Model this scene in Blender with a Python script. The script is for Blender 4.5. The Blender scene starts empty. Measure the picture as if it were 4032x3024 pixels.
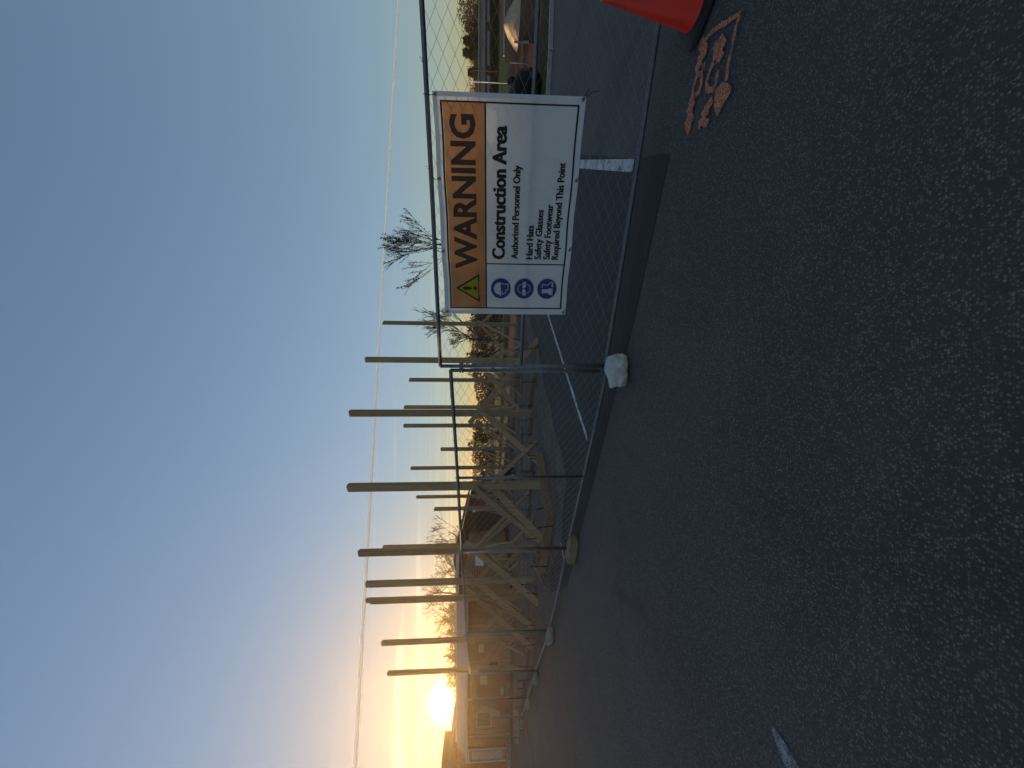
import bpy, bmesh, math, random
import numpy as np
from mathutils import Vector, Matrix, noise as mnoise

# ------------------------------------------------------------------ camera, sky, sun, exposure
scene = bpy.context.scene
F_PX, CAM_H, PITCH, ROLL = 1515.0, 1.45, math.radians(3.9), 0.004      # photo: 4032 x 3024, turned on its side
_cp, _sp = math.cos(PITCH), math.sin(PITCH)
_fw = Vector((0, _cp, -_sp)); _up0 = Vector((0, _sp, _cp)); _rt0 = Vector((1, 0, 0))
_rt = _rt0 * math.cos(ROLL) + _up0 * math.sin(ROLL)
_up = -_rt0 * math.sin(ROLL) + _up0 * math.cos(ROLL)
cam_d = bpy.data.cameras.new('camera'); cam = bpy.data.objects.new('camera', cam_d)
scene.collection.objects.link(cam); scene.camera = cam
cam_d.sensor_fit = 'HORIZONTAL'; cam_d.sensor_width = 36.0; cam_d.lens = 36.0 * F_PX / 4032.0
cam_d.clip_start = 0.05; cam_d.clip_end = 120000.0
# the phone was held upright, the picture is stored on its side: world up points to the picture's left
_m = Matrix((-_up, _rt, -_fw)).transposed().to_4x4(); _m.translation = (0, 0, CAM_H); cam.matrix_world = _m

SUN_AZ, SUN_EL = math.radians(-39.3), math.radians(4.5)
sun_dir = Vector((math.sin(SUN_AZ) * math.cos(SUN_EL), math.cos(SUN_AZ) * math.cos(SUN_EL), math.sin(SUN_EL)))
world = bpy.data.worlds.new('World'); scene.world = world; world.use_nodes = True
wn, wl = world.node_tree.nodes, world.node_tree.links
for n in list(wn): wn.remove(n)
def W(t, **k):
    n = wn.new(t)
    for a, v in k.items(): setattr(n, a, v)
    return n
def wmath(op, a, b=None, clamp=False):
    n = W('ShaderNodeMath', operation=op, use_clamp=clamp)
    for i, v in enumerate((a, b)):
        if v is None: continue
        if isinstance(v, (int, float)): n.inputs[i].default_value = v
        else: wl.new(v, n.inputs[i])
    return n.outputs[0]
sky = W('ShaderNodeTexSky', sky_type='NISHITA', sun_disc=False)
sky.sun_elevation = SUN_EL; sky.sun_rotation = SUN_AZ
sky.altitude = 250.0; sky.air_density = 1.0; sky.dust_density = 0.4; sky.ozone_density = 2.1
geo = W('ShaderNodeNewGeometry')
vdir = W('ShaderNodeVectorMath', operation='SCALE'); vdir.inputs[3].default_value = -1.0
wl.new(geo.outputs['Incoming'], vdir.inputs[0])
sep = W('ShaderNodeSeparateXYZ'); wl.new(vdir.outputs[0], sep.inputs[0])
# sun aureole (the sun stands in view just above the eaves)
dot = W('ShaderNodeVectorMath', operation='DOT_PRODUCT'); wl.new(vdir.outputs[0], dot.inputs[0]); dot.inputs[1].default_value = sun_dir
d = wmath('MAXIMUM', dot.outputs['Value'], 0.0)
def glow(power, gain, col):
    v = wmath('MULTIPLY', wmath('POWER', d, power), gain)
    n = W('ShaderNodeMix', data_type='RGBA'); n.inputs[6].default_value = (0, 0, 0, 1); n.inputs[7].default_value = (*col, 1); n.clamp_factor = False
    wl.new(v, n.inputs[0]); return n.outputs[2]
def wadd(a, b):
    n = W('ShaderNodeMix', data_type='RGBA', blend_type='ADD'); n.inputs[0].default_value = 1.0
    wl.new(a, n.inputs[6]); wl.new(b, n.inputs[7]); return n.outputs[2]
# thin cirrus streaks low in the west, one even layer over the whole sky
zc = wmath('ADD', wmath('MAXIMUM', sep.outputs['Z'], 0.0), 0.03)
comb = W('ShaderNodeCombineXYZ')
wl.new(wmath('DIVIDE', sep.outputs['X'], zc), comb.inputs[0]); wl.new(wmath('DIVIDE', sep.outputs['Y'], zc), comb.inputs[1])
def cirrus(rot, scale, lo, hi, off):
    mp = W('ShaderNodeMapping'); mp.inputs['Location'].default_value = (off, off * .7, 0); mp.inputs['Rotation'].default_value = (0, 0, rot); mp.inputs['Scale'].default_value = scale
    wl.new(comb.outputs[0], mp.inputs[0])
    wr = W('ShaderNodeTexNoise'); wr.inputs['Scale'].default_value = .35; wr.inputs['Detail'].default_value = 3.0; wl.new(comb.outputs[0], wr.inputs['Vector'])
    wv = W('ShaderNodeVectorMath', operation='MULTIPLY_ADD'); wl.new(wr.outputs['Color'], wv.inputs[0]); wv.inputs[1].default_value = (.9, .9, 0); wl.new(mp.outputs[0], wv.inputs[2])
    nz = W('ShaderNodeTexNoise'); nz.inputs['Scale'].default_value = 1.0; nz.inputs['Detail'].default_value = 8.0; nz.inputs['Roughness'].default_value = 0.58; nz.inputs['Distortion'].default_value = 0.9
    wl.new(wv.outputs[0], nz.inputs['Vector'])
    mr = W('ShaderNodeMapRange', interpolation_type='SMOOTHSTEP'); mr.inputs[1].default_value = lo; mr.inputs[2].default_value = hi; wl.new(nz.outputs['Fac'], mr.inputs[0]); return mr.outputs[0]
cmask = wmath('MAXIMUM', cirrus(.25, (.10, .75, 1), .53, .74, 0.0), cirrus(-.55, (.14, 1.3, 1), .56, .72, 5.3))
low = W('ShaderNodeMapRange'); low.inputs[1].default_value = 0.30; low.inputs[2].default_value = 0.06; wl.new(sep.outputs['Z'], low.inputs[0])
cir = wmath('MULTIPLY', cmask, wmath('MULTIPLY', low.outputs[0], wmath('ADD', wmath('MULTIPLY', wmath('POWER', d, 6.0), 0.14), 0.02)))
cirn = W('ShaderNodeMix', data_type='RGBA'); cirn.clamp_factor = False
cirn.inputs[6].default_value = (0, 0, 0, 1); cirn.inputs[7].default_value = (1.0, 0.83, 0.52, 1); wl.new(cir, cirn.inputs[0])
SKY_STRENGTH = 0.15
skm = W('ShaderNodeVectorMath', operation='SCALE'); skm.inputs[3].default_value = SKY_STRENGTH; wl.new(sky.outputs[0], skm.inputs[0])
# highlights of the sky roll off evenly in every direction, as the phone's tone curve does
hs = W('ShaderNodeHueSaturation'); hs.inputs['Saturation'].default_value = 0.90; wl.new(skm.outputs[0], hs.inputs['Color'])
wb = W('ShaderNodeVectorMath', operation='MULTIPLY'); wb.inputs[1].default_value = (1.06, 0.995, 1.0); wl.new(hs.outputs[0], wb.inputs[0]); hs0 = wb.outputs[0]      # the photograph's white balance
lum = W('ShaderNodeRGBToBW'); wl.new(hs0, lum.inputs[0])
gain = wmath('DIVIDE', 1.0, wmath('ADD', wmath('MULTIPLY', lum.outputs[0], 3.7), 1.0))
roll = W('ShaderNodeVectorMath', operation='SCALE'); wl.new(hs0, roll.inputs[0]); wl.new(gain, roll.inputs[3])
tot = roll.outputs[0]
for g in (glow(700, 0.15, (1.0, .52, .03)), glow(4200, 3.0, (1.0, .84, .30)), cirn.outputs[2]):
    tot = wadd(tot, g)
bg = W('ShaderNodeBackground'); wl.new(tot, bg.inputs[0]); bg.inputs[1].default_value = 1.0
wo = W('ShaderNodeOutputWorld'); wl.new(bg.outputs[0], wo.inputs[0])

sl = bpy.data.lights.new('sun', 'SUN'); sl.energy = 3.0; sl.angle = math.radians(0.53); sl.color = (1.0, 0.70, 0.40)
so = bpy.data.objects.new('sun', sl); scene.collection.objects.link(so)
so.rotation_euler = sun_dir.to_track_quat('Z', 'Y').to_euler(); so.location = (0, 0, 30)

scene.view_settings.view_transform = 'Standard'; scene.view_settings.look = 'None'
scene.view_settings.exposure = 1.48; scene.view_settings.gamma = 1.0; scene.view_settings.use_curve_mapping = False
scene.render.engine = 'CYCLES'
scene.cycles.use_denoising = True
scene.cycles.max_bounces = 8; scene.cycles.transparent_max_bounces = 24
scene.cycles.sample_clamp_indirect = 6.0

# ------------------------------------------------------------------ helpers
rng = random.Random(7); nprng = np.random.default_rng(11)
COL = scene.collection
def ray(px, py):
    return _fw + _rt * ((1512 - py) / F_PX) + _up * (-(px - 2016) / F_PX)
def gr(px, py, z=0.0):
    """photo pixel -> point on the level plane z (where the thing really stands)"""
    r = ray(px, py); t = (z - CAM_H) / r.z; return Vector((r.x * t, r.y * t, z))
def aty(px, py, y):
    r = ray(px, py); t = y / r.y; return Vector((r.x * t, y, CAM_H + r.z * t))

def tag(o, label=None, cat=None, group=None, kind=None):
    if label: o['label'] = label
    if cat: o['category'] = cat
    if group: o['group'] = group
    if kind: o['kind'] = kind
    return o
def empty(name, loc=(0, 0, 0), rz=0.0):
    o = bpy.data.objects.new(name, None); o.empty_display_size = 0.1; COL.objects.link(o)
    o.location = loc; o.rotation_euler = (0, 0, rz); return o
def mesh_obj(name, verts, faces, mat, parent=None, smooth=False, world=True):
    me = bpy.data.meshes.new(name); me.from_pydata([tuple(v) for v in verts], [], faces); me.update()
    if mat: me.materials.append(mat)
    if smooth: me.polygons.foreach_set('use_smooth', [True] * len(me.polygons))
    o = bpy.data.objects.new(name, me); COL.objects.link(o)
    if parent:
        o.parent = parent
        if world:
            pm = Matrix.LocRotScale(parent.location, parent.rotation_euler, parent.scale) if not parent.parent else None
            if pm is not None: o.matrix_parent_inverse = pm.inverted()
            else:
                p = parent; o.matrix_parent_inverse = (p.matrix_parent_inverse.inverted() if False else Matrix())
                pp = p.parent; ppm = Matrix.LocRotScale(pp.location, pp.rotation_euler, pp.scale)
                pw = ppm @ p.matrix_parent_inverse @ Matrix.LocRotScale(p.location, p.rotation_euler, p.scale)
                o.matrix_parent_inverse = pw.inverted()
    return o
class MB:
    def __init__(s): s.v = []; s.f = []
    def add(s, vs, fs):
        n = len(s.v); s.v += [Vector(v) for v in vs]; s.f += [tuple(i + n for i in f) for f in fs]; return s
    def box(s, c, size, ax=None):
        c = Vector(c); X, Y, Z = ax if ax else (Vector((1, 0, 0)), Vector((0, 1, 0)), Vector((0, 0, 1)))
        hx, hy, hz = [q / 2 for q in size]
        vs = [c + X * a * hx + Y * b * hy + Z * e * hz for a in (-1, 1) for b in (-1, 1) for e in (-1, 1)]
        return s.add(vs, [(0, 1, 3, 2), (4, 6, 7, 5), (0, 4, 5, 1), (2, 3, 7, 6), (0, 2, 6, 4), (1, 5, 7, 3)])
    def beam(s, p, q, w, t, up=(0, 0, 1)):
        """board from p to q: w across (in the up-ish plane), t thick"""
        p, q = Vector(p), Vector(q); Z = (q - p); L = Z.length; Z.normalize()
        T = Z.cross(Vector(up)); T = T.normalized() if T.length > 1e-4 else Vector((1, 0, 0))
        Wd = T.cross(Z).normalized()
        return s.box((p + q) / 2, (t, w, L), (T, Wd, Z))
    def tube(s, pts, r, n=8, cap=True):
        pts = [Vector(p) for p in pts]; rs = r if isinstance(r, (list, tuple)) else [r] * len(pts)
        base = len(s.v); prevX = None
        for i, p in enumerate(pts):
            d = (pts[min(i + 1, len(pts) - 1)] - pts[max(i - 1, 0)]).normalized()
            if prevX is None:
                X = d.orthogonal().normalized()
            else:
                X = (prevX - d * prevX.dot(d)); X = X.normalized() if X.length > 1e-6 else d.orthogonal().normalized()
            prevX = X; Y = d.cross(X)
            for k in range(n):
                a = 2 * math.pi * k / n; s.v.append(p + (X * math.cos(a) + Y * math.sin(a)) * rs[i])
        for i in range(len(pts) - 1):
            for k in range(n):
                a = base + i * n + k; b = base + i * n + (k + 1) % n
                s.f.append((a, b, b + n, a + n))
        if cap:
            s.f.append(tuple(base + k for k in reversed(range(n)))); e = base + (len(pts) - 1) * n
            s.f.append(tuple(e + k for k in range(n)))
        return s
    def build(s, name, mat, parent=None, smooth=False): return mesh_obj(name, s.v, s.f, mat, parent, smooth)
def bevel(o, w=0.004, seg=2):
    m = o.modifiers.new('bevel', 'BEVEL'); m.width = w; m.segments = seg; m.limit_method = 'ANGLE'; return o

# ------------------------------------------------------------------ materials
class N:
    def __init__(s, name, rough=0.8, spec=0.3):
        s.m = bpy.data.materials.new(name); s.m.use_nodes = True; s.t = s.m.node_tree; s.b = s.t.nodes['Principled BSDF']
        s.b.inputs['Roughness'].default_value = rough; s.b.inputs['Specular IOR Level'].default_value = spec
        s.tc = None
    def new(s, t, **k):
        n = s.t.nodes.new(t)
        for a, v in k.items(): setattr(n, a, v)
        return n
    def link(s, a, b): s.t.links.new(a, b)
    def coord(s, scale=(1, 1, 1), kind='Object', rot=(0, 0, 0)):
        if not s.tc: s.tc = s.new('ShaderNodeTexCoord')
        m = s.new('ShaderNodeMapping'); m.inputs['Scale'].default_value = scale; m.inputs['Rotation'].default_value = rot
        s.link(s.tc.outputs[kind], m.inputs[0]); return m.outputs[0]
    def noise(s, scale, detail=6, rough=.6, dist=0, vec=None):
        n = s.new('ShaderNodeTexNoise'); n.inputs['Scale'].default_value = scale; n.inputs['Detail'].default_value = detail
        n.inputs['Roughness'].default_value = rough; n.inputs['Distortion'].default_value = dist
        s.link(vec if vec is not None else s.coord(), n.inputs['Vector']); return n.outputs['Fac']
    def voro(s, scale, vec=None, feature='F1', out='Distance'):
        n = s.new('ShaderNodeTexVoronoi', feature=feature); n.inputs['Scale'].default_value = scale
        s.link(vec if vec is not None else s.coord(), n.inputs['Vector']); return n.outputs[out]
    def ramp(s, fac, stops):
        n = s.new('ShaderNodeValToRGB'); cr = n.color_ramp
        while len(cr.elements) < len(stops): cr.elements.new(0.5)
        for e, (p, c) in zip(cr.elements, stops):
            e.position = p; e.color = (*c, 1) if len(c) == 3 else c
        s.link(fac, n.inputs[0]); return n.outputs[0]
    def g(s, fac, a, b): return s.ramp(fac, [(a, (0, 0, 0)), (b, (1, 1, 1))] if a < b else [(b, (1, 1, 1)), (a, (0, 0, 0))])
    def mix(s, f, a, b, mode='MIX'):
        n = s.new('ShaderNodeMix', data_type='RGBA', blend_type=mode)
        for i, v in ((0, f), (6, a), (7, b)):
            if isinstance(v, (int, float)): n.inputs[i].default_value = v
            elif isinstance(v, tuple): n.inputs[i].default_value = (*v, 1)
            else: s.link(v, n.inputs[i])
        return n.outputs[2]
    def color(s, c):
        if isinstance(c, tuple): s.b.inputs['Base Color'].default_value = (*c, 1)
        else: s.link(c, s.b.inputs['Base Color'])
        return s
    def rough(s, f, lo, hi):
        m = s.new('ShaderNodeMapRange'); m.inputs[3].default_value = lo; m.inputs[4].default_value = hi
        s.link(f, m.inputs[0]); s.link(m.outputs[0], s.b.inputs['Roughness']); return s
    def bump(s, h, strength=.3, dist=.01):
        n = s.new('ShaderNodeBump'); n.inputs['Strength'].default_value = strength; n.inputs['Distance'].default_value = dist
        s.link(h, n.inputs['Height']); s.link(n.outputs[0], s.b.inputs['Normal']); return s

def simple(name, col, rough=.7, var=.25, scale=8, spec=.3, bump=0):
    n = N(name, rough, spec); f = n.noise(scale, 5)
    d = tuple(c * (1 - var) for c in col); u = tuple(min(1, c * (1 + var)) for c in col)
    n.color(n.ramp(f, [(.3, d), (.7, u)]))
    if bump: n.bump(f, bump, .01)
    return n.m
def mat_asphalt(name, base, stone, amount=.5, patch=.35, warm=(1.12, 1.0, .9)):
    n = N(name, .85, .35); v = n.coord()
    cells = n.voro(115, v, out='Color'); dist = n.voro(115, v); big = n.noise(.55, 5, .6, .4, v); mid = n.noise(9, 6, .65, 0, v); fine = n.noise(260, 3, .6, 0, v)
    bw = n.new('ShaderNodeRGBToBW'); n.link(cells, bw.inputs[0])
    st = n.g(bw.outputs[0], 1 - amount, 1.0)
    shape = n.g(dist, .62, .30)
    stm = n.mix(1.0, st, shape, 'MULTIPLY')
    dark = tuple(c * (1 - patch) for c in base); lite = tuple(c * (1 + patch) * w for c, w in zip(base, warm))
    c = n.mix(n.g(big, .3, .7), dark, lite)
    c = n.mix(n.g(mid, .35, .75), c, n.mix(.5, c, tuple(x * 1.5 for x in base)))
    c = n.mix(n.g(fine, .3, .75), n.mix(1.0, c, (.55, .55, .56), 'MULTIPLY'), c)
    c = n.mix(stm, c, stone)
    oil = n.noise(.9, 4, .5, 1.0, n.coord((1, .45, 1), rot=(0, 0, .5))); c = n.mix(n.g(oil, .60, .72), c, n.mix(1., c, (.62, .62, .64), 'MULTIPLY'))
    dust = n.noise(1.6, 6, .7, .6, n.coord((.5, 1.6, 1), rot=(0, 0, -.6))); c = n.mix(n.g(dust, .58, .80), c, n.mix(.30, c, (.16, .145, .125)))
    n.color(c)
    h = n.mix(.5, n.mix(.5, shape, fine), mid); n.bump(h, .55, .006)
    n.rough(mid, .65, .95); return n.m
M = {}
M['asphalt'] = mat_asphalt('asphalt', (.064, .059, .054), (.22, .21, .19), .60, .36)
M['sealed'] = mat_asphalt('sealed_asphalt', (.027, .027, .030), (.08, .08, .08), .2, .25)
M['lot'] = mat_asphalt('old_asphalt', (.075, .073, .072), (.15, .145, .14), .3, .3)
def mat_dirt():
    n = N('packed_dirt', .95, .1); v = n.coord(); a = n.noise(1.1, 7, .65, .5, v); b = n.noise(14, 6, .7, 0, v); s = n.noise(4, 6, .6, .4, n.coord((.35, 2.2, 1), rot=(0, 0, .6)))
    c = n.ramp(a, [(.3, (.075, .062, .05)), (.55, (.125, .105, .085)), (.75, (.17, .145, .12))])
    c = n.mix(n.g(b, .5, .85), c, (.20, .18, .155)); c = n.mix(n.g(s, .52, .75), c, (.07, .06, .052)); n.color(c)
    n.bump(n.mix(.5, a, b), .8, .05); return n.m
M['dirt'] = mat_dirt()
def mat_field(name, stops, scale=.5, s2=18):
    n = N(name, .95, .1); v = n.coord(); a = n.noise(scale, 7, .65, .4, v); b = n.noise(s2, 6, .7, 0, v)
    c = n.ramp(a, stops); c = n.mix(n.g(b, .35, .8), n.mix(1.0, c, (.6, .6, .6), 'MULTIPLY'), c); n.color(c); n.bump(b, .6, .04); return n.m
M['ground'] = mat_field('field_ground', [(.3, (.06, .07, .03)), (.55, (.085, .075, .04)), (.75, (.11, .085, .05))], .12)
M['grass'] = mat_field('grass', [(.3, (.035, .055, .015)), (.6, (.06, .08, .022)), (.8, (.09, .09, .035))], .8)
M['clay'] = mat_field('red_clay', [(.3, (.10, .035, .018)), (.55, (.15, .055, .028)), (.75, (.17, .085, .035))], .35)
M['mulch'] = mat_field('brown_soil', [(.3, (.075, .04, .026)), (.6, (.11, .06, .038)), (.8, (.13, .08, .05))], .5)
M['sand'] = mat_field('sand', [(.3, (.56, .41, .26)), (.6, (.66, .49, .32)), (.8, (.72, .55, .38))], 1.2)
def mat_wood(name, cols, knots=True, along='Z'):
    n = N(name, .85, .2)
    sc = {'Z': (38, 38, 1.6), 'X': (1.6, 38, 38)}[along]
    g = n.noise(1.0, 6, .6, .8, n.coord(sc, 'Generated' if False else 'Object')); w = n.noise(1.7, 4)
    c = n.ramp(g, [(.25, cols[0]), (.5, cols[1]), (.75, cols[2])])
    c = n.mix(n.g(w, .35, .7), n.mix(1.0, c, (.78, .78, .74), 'MULTIPLY'), c)
    if knots:
        k = n.voro(2.2, n.coord((3, 3, .9))); c = n.mix(n.g(k, .09, .05), c, (.05, .035, .02))
    n.color(c); n.bump(g, .25, .004); return n.m
M['post'] = mat_wood('treated_timber', [(.22, .155, .085), (.33, .24, .14), (.42, .32, .20)])
M['post2'] = mat_wood('treated_timber_pale', [(.27, .195, .115), (.38, .29, .175), (.46, .36, .23)])
M['brace'] = mat_wood('brace_timber', [(.29, .185, .11), (.41, .275, .17), (.50, .36, .235)])
M['form'] = mat_wood('form_board_timber', [(.17, .10, .06), (.25, .155, .095), (.32, .21, .135)], along='X')
M['block_wood'] = mat_wood('block_timber', [(.19, .13, .08), (.28, .20, .13), (.36, .27, .18)], along='X')
def mat_galv():
    n = N('galvanised_pipe', .48, .5); n.b.inputs['Metallic'].default_value = .75; v = n.coord()
    a = n.noise(30, 6, .7, 0, v); b = n.noise(3, 4, .5, 0, v)
    c = n.ramp(a, [(.3, (.10, .11, .125)), (.7, (.20, .21, .235))]); c = n.mix(n.g(b, .6, .8), c, (.16, .12, .09)); n.color(c); n.rough(a, .35, .65); return n.m
M['galv'] = mat_galv()
M['wire'] = simple('galvanised_wire', (.17, .165, .16), .5, .3, 40, .5)
M['black'] = simple('black_rubber', (.012, .012, .013), .6, .3, 20)
M['rebar'] = simple('dark_steel', (.03, .025, .022), .7, .4, 30)
def mat_cone():
    n = N('cone_orange', .42, .5); v = n.coord(); a = n.noise(7, 6, .7, .5, v)
    c = n.ramp(a, [(.3, (.52, .010, .003)), (.6, (.66, .014, .003)), (.8, (.46, .011, .005))]); n.color(c); n.bump(n.noise(60, 4), .1, .003); return n.m
M['cone'] = mat_cone()
def mat_spray():
    n = N('orange_spray_paint', .9, .2); v = n.coord(); a = n.noise(70, 4, .7, 0, v); b = n.noise(9, 4, .6, 0, v); c2 = n.voro(150, v)
    n.color(n.ramp(b, [(.3, (.48, .21, .13)), (.7, (.64, .22, .10))]))
    al = n.mix(.5, n.g(a, .40, .62), n.g(c2, .12, .55)); n.link(n.mix(1.0, n.g(b, .1, .5), n.g(al, .30, .70), 'MULTIPLY'), n.b.inputs['Alpha']); return n.m
M['spray'] = mat_spray()
def mat_lane():
    n = N('worn_white_paint', .85, .2); v = n.coord(); a = n.noise(45, 5, .7, 0, v); b = n.noise(5, 4, .6, 0, v)
    n.color(n.ramp(b, [(.3, (.40, .40, .39)), (.7, (.58, .58, .57))]))
    n.link(n.g(n.mix(.4, a, b), .34, .50), n.b.inputs['Alpha']); n.bump(a, .3, .004); return n.m
M['lane'] = mat_lane()
def mat_lane_worn():
    n = N('faded_white_paint', .9, .15); v = n.coord(); a = n.noise(120, 5, .75, 0, v); b = n.noise(14, 5, .6, 0, v); n.color(n.ramp(b, [(.3, (.24, .25, .26)), (.7, (.38, .39, .40))]))
    n.link(n.g(n.mix(.35, a, b), .40, .56), n.b.inputs['Alpha']); return n.m
M['lane_worn'] = mat_lane_worn()
M['kerb'] = simple('concrete_kerb', (.30, .29, .27), .9, .2, 12)
def mat_brick(name, c1, c2, mortar):
    n = N(name, .9, .15); b = n.new('ShaderNodeTexBrick'); b.inputs['Scale'].default_value = 1.0
    b.inputs['Brick Width'].default_value = .215; b.inputs['Row Height'].default_value = .075; b.inputs['Mortar Size'].default_value = .008
    b.inputs['Color1'].default_value = (*c1, 1); b.inputs['Color2'].default_value = (*c2, 1); b.inputs['Mortar'].default_value = (*mortar, 1)
    n.link(n.coord((1, 1, 1), rot=(math.pi / 2, 0, 0)), b.inputs['Vector']); n.color(n.mix(n.g(n.noise(2, 5), .3, .8), n.mix(1., b.outputs[0], (.75, .75, .75), 'MULTIPLY'), b.outputs[0])); return n.m
M['brick'] = mat_brick('brown_brick', (.27, .125, .06), (.33, .16, .08), (.34, .24, .15))
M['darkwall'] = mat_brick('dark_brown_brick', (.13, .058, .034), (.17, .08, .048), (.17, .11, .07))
M['roofmetal'] = simple('pale_metal_roof', (.33, .28, .25), .6, .15, 6, .3)
M['shingle'] = simple('dark_roofing', (.055, .045, .04), .9, .35, 9)
M['fascia'] = simple('white_fascia', (.42, .40, .37), .6, .12, 5)
M['concrete'] = simple('grey_concrete', (.24, .225, .20), .9, .25, 9, bump=.3)
M['door'] = simple('pale_door_paint', (.24, .21, .18), .6, .15, 5)
M['dark'] = simple('dark_opening', (.02, .018, .016), .6, .3, 5)
M['glass'] = simple('dark_window_glass', (.03, .035, .04), .1, .2, 3, .6)
M['white'] = simple('white_painted', (.68, .68, .67), .6, .1, 5)
M['box'] = simple('cardboard', (.30, .22, .14), .85, .2, 6)
M['bark'] = simple('bark', (.045, .036, .028), .95, .35, 14)
M['twig'] = simple('twigs', (.055, .042, .032), .95, .35, 10)
M['leafbud'] = simple('young_leaves', (.05, .055, .022), .8, .5, 3)
M['bushbrown'] = simple('brown_brush', (.10, .07, .042), .95, .45, 2)
M['bushred'] = simple('red_brown_foliage', (.13, .045, .03), .95, .4, 2)
M['bushgreen'] = simple('olive_foliage', (.075, .075, .028), .95, .4, 2)
M['conifer'] = simple('conifer_needles', (.018, .026, .014), .9, .4, 4)
M['hedge'] = simple('dark_hedge', (.016, .018, .010), .95, .4, 3)
M['greywall'] = simple('grey_cladding', (.24, .245, .25), .8, .2, .5)
M['bag'] = simple('black_plastic', (.007, .007, .008), .6, .3, 9, .15)
M['stone'] = simple('rock', (.30, .28, .24), .95, .4, 6, bump=.4)

def mat_rock_concrete():
    n = N('rough_white_concrete', .95, .15); v = n.coord(); a = n.noise(9, 7, .65, .3, v); b = n.noise(3.2, 5, .6, .8, v); p = n.voro(22, v)
    c = n.ramp(a, [(.3, (.33, .34, .32)), (.6, (.52, .53, .50)), (.8, (.60, .61, .57))])
    c = n.mix(n.g(b, .55, .68), c, (.20, .15, .10)); c = n.mix(n.g(p, .16, .06), c, (.06, .06, .06)); n.color(c); n.bump(n.mix(.4, a, p), .8, .03); return n.m
M['rock'] = mat_rock_concrete()

def poly(name, pts, z, mat, parent=None):
    return mesh_obj(name, [(p[0], p[1], z) for p in pts], [tuple(range(len(pts)))], mat, parent)
def ribbon(pts, w, z):
    """flat stroke on the ground along pts"""
    P = [Vector((p[0], p[1], 0)) for p in pts]; vs = []; fs = []
    for i, p in enumerate(P):
        d = (P[min(i + 1, len(P) - 1)] - P[max(i - 1, 0)]).normalized(); n = Vector((-d.y, d.x, 0)); ww = w if not isinstance(w, (list, tuple)) else w[i]
        vs += [(p + n * ww / 2 + Vector((0, 0, z))), (p - n * ww / 2 + Vector((0, 0, z)))]
    for i in range(len(P) - 1): fs.append((2 * i, 2 * i + 1, 2 * i + 3, 2 * i + 2))
    return vs, fs

# ------------------------------------------------------------------ ground and pavements
o = poly('ground', [(-700, -60), (700, -60), (700, 900), (-700, 900)], -0.03, M['ground']); tag(o, kind='structure')
o = poly('asphalt', [(-60, -40), (60, -40), (60, 8.3), (9.5, 8.3), (6.2, 9.2), (4.6, 11.2), (2.5, 13.5), (-3, 16.0), (-22, 21.2), (-60, 23)], 0.0, M['asphalt']); tag(o, kind='structure')
# newer sealed asphalt: its cut edge runs just outside the fence
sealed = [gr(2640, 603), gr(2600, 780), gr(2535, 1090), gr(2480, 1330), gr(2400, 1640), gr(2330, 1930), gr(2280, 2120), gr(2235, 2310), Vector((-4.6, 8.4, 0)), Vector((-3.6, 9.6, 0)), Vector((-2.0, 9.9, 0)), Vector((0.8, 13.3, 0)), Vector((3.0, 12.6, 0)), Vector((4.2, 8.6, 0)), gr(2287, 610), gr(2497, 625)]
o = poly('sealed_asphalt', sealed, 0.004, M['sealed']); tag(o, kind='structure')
DA = Vector((-.842, .54, 0)); DB = Vector((.54, .842, 0)); PC = Vector((-2.4, 9.1, 0))      # the frame's near corner and its two wall lines
def site(a, b, z=0.0): return PC + DA * a + DB * b + Vector((0, 0, z))
# packed dirt pad under the timber frame
vs, fs = [], []
na, nb = 60, 54
for i in range(na + 1):
    for j in range(nb + 1):
        a = -1.9 + 14.6 * i / na; b = -1.7 + 13.2 * j / nb
        edge = min(i, na - i, j, nb - j) / 3.0
        p = site(a, b); wob = mnoise.noise(Vector((p.x * .8, p.y * .8, 0))) * .35
        if edge < .34: p = p + (DA * wob + DB * wob)
        h = .010 + min(1, edge) * (.03 + .035 * mnoise.fractal(Vector((p.x * .9, p.y * .9, 3.1)), 1.0, 2.0, 4))
        vs.append((p.x, p.y, max(h, .008)))
for i in range(na):
    for j in range(nb): q = i * (nb + 1) + j; fs.append((q, q + nb + 1, q + nb + 2, q + 1))
o = mesh_obj('dirt_pad', vs, fs, M['dirt'], smooth=True); tag(o, kind='structure')
o = poly('clay_field', [(3.0, 12.6), (9.0, 10.0), (40, 10.3), (60, 22), (40, 25), (9, 25), (-10, 30), (-26, 34), (-24, 24), (-5, 20), (2.6, 20)], -0.018, M['clay']); tag(o, kind='structure')
o = poly('grass_field', [(9, 25.2), (40, 25.2), (140, 30), (140, 62), (-40, 62), (-30, 36), (-10, 31)], -0.014, M['grass']); tag(o, kind='structure')
o = poly('brown_infield', [(26.5, 27), (60, 24.5), (140, 30), (90, 47), (42, 44), (30, 35)], -0.010, M['mulch']); tag(o, kind='structure')
o = poly('grass_verge', [(4.6, 11.0), (6.2, 9.0), (9.5, 8.15), (40, 8.15), (40, 10.2), (9.2, 10.2), (6.8, 10.8), (5.2, 12.4)], 0.004, M['grass']); tag(o, kind='structure')
kp = [(4.55, 11.1), (5.2, 10.0), (6.1, 9.1), (7.4, 8.5), (9.4, 8.16), (14, 8.12), (26, 8.1)]
mb = MB()
for p, q in zip(kp, kp[1:]): mb.beam((p[0], p[1], .035), (q[0], q[1], .035), .10, .13)
tag(mb.build('kerb', M['kerb']), kind='structure')

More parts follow.
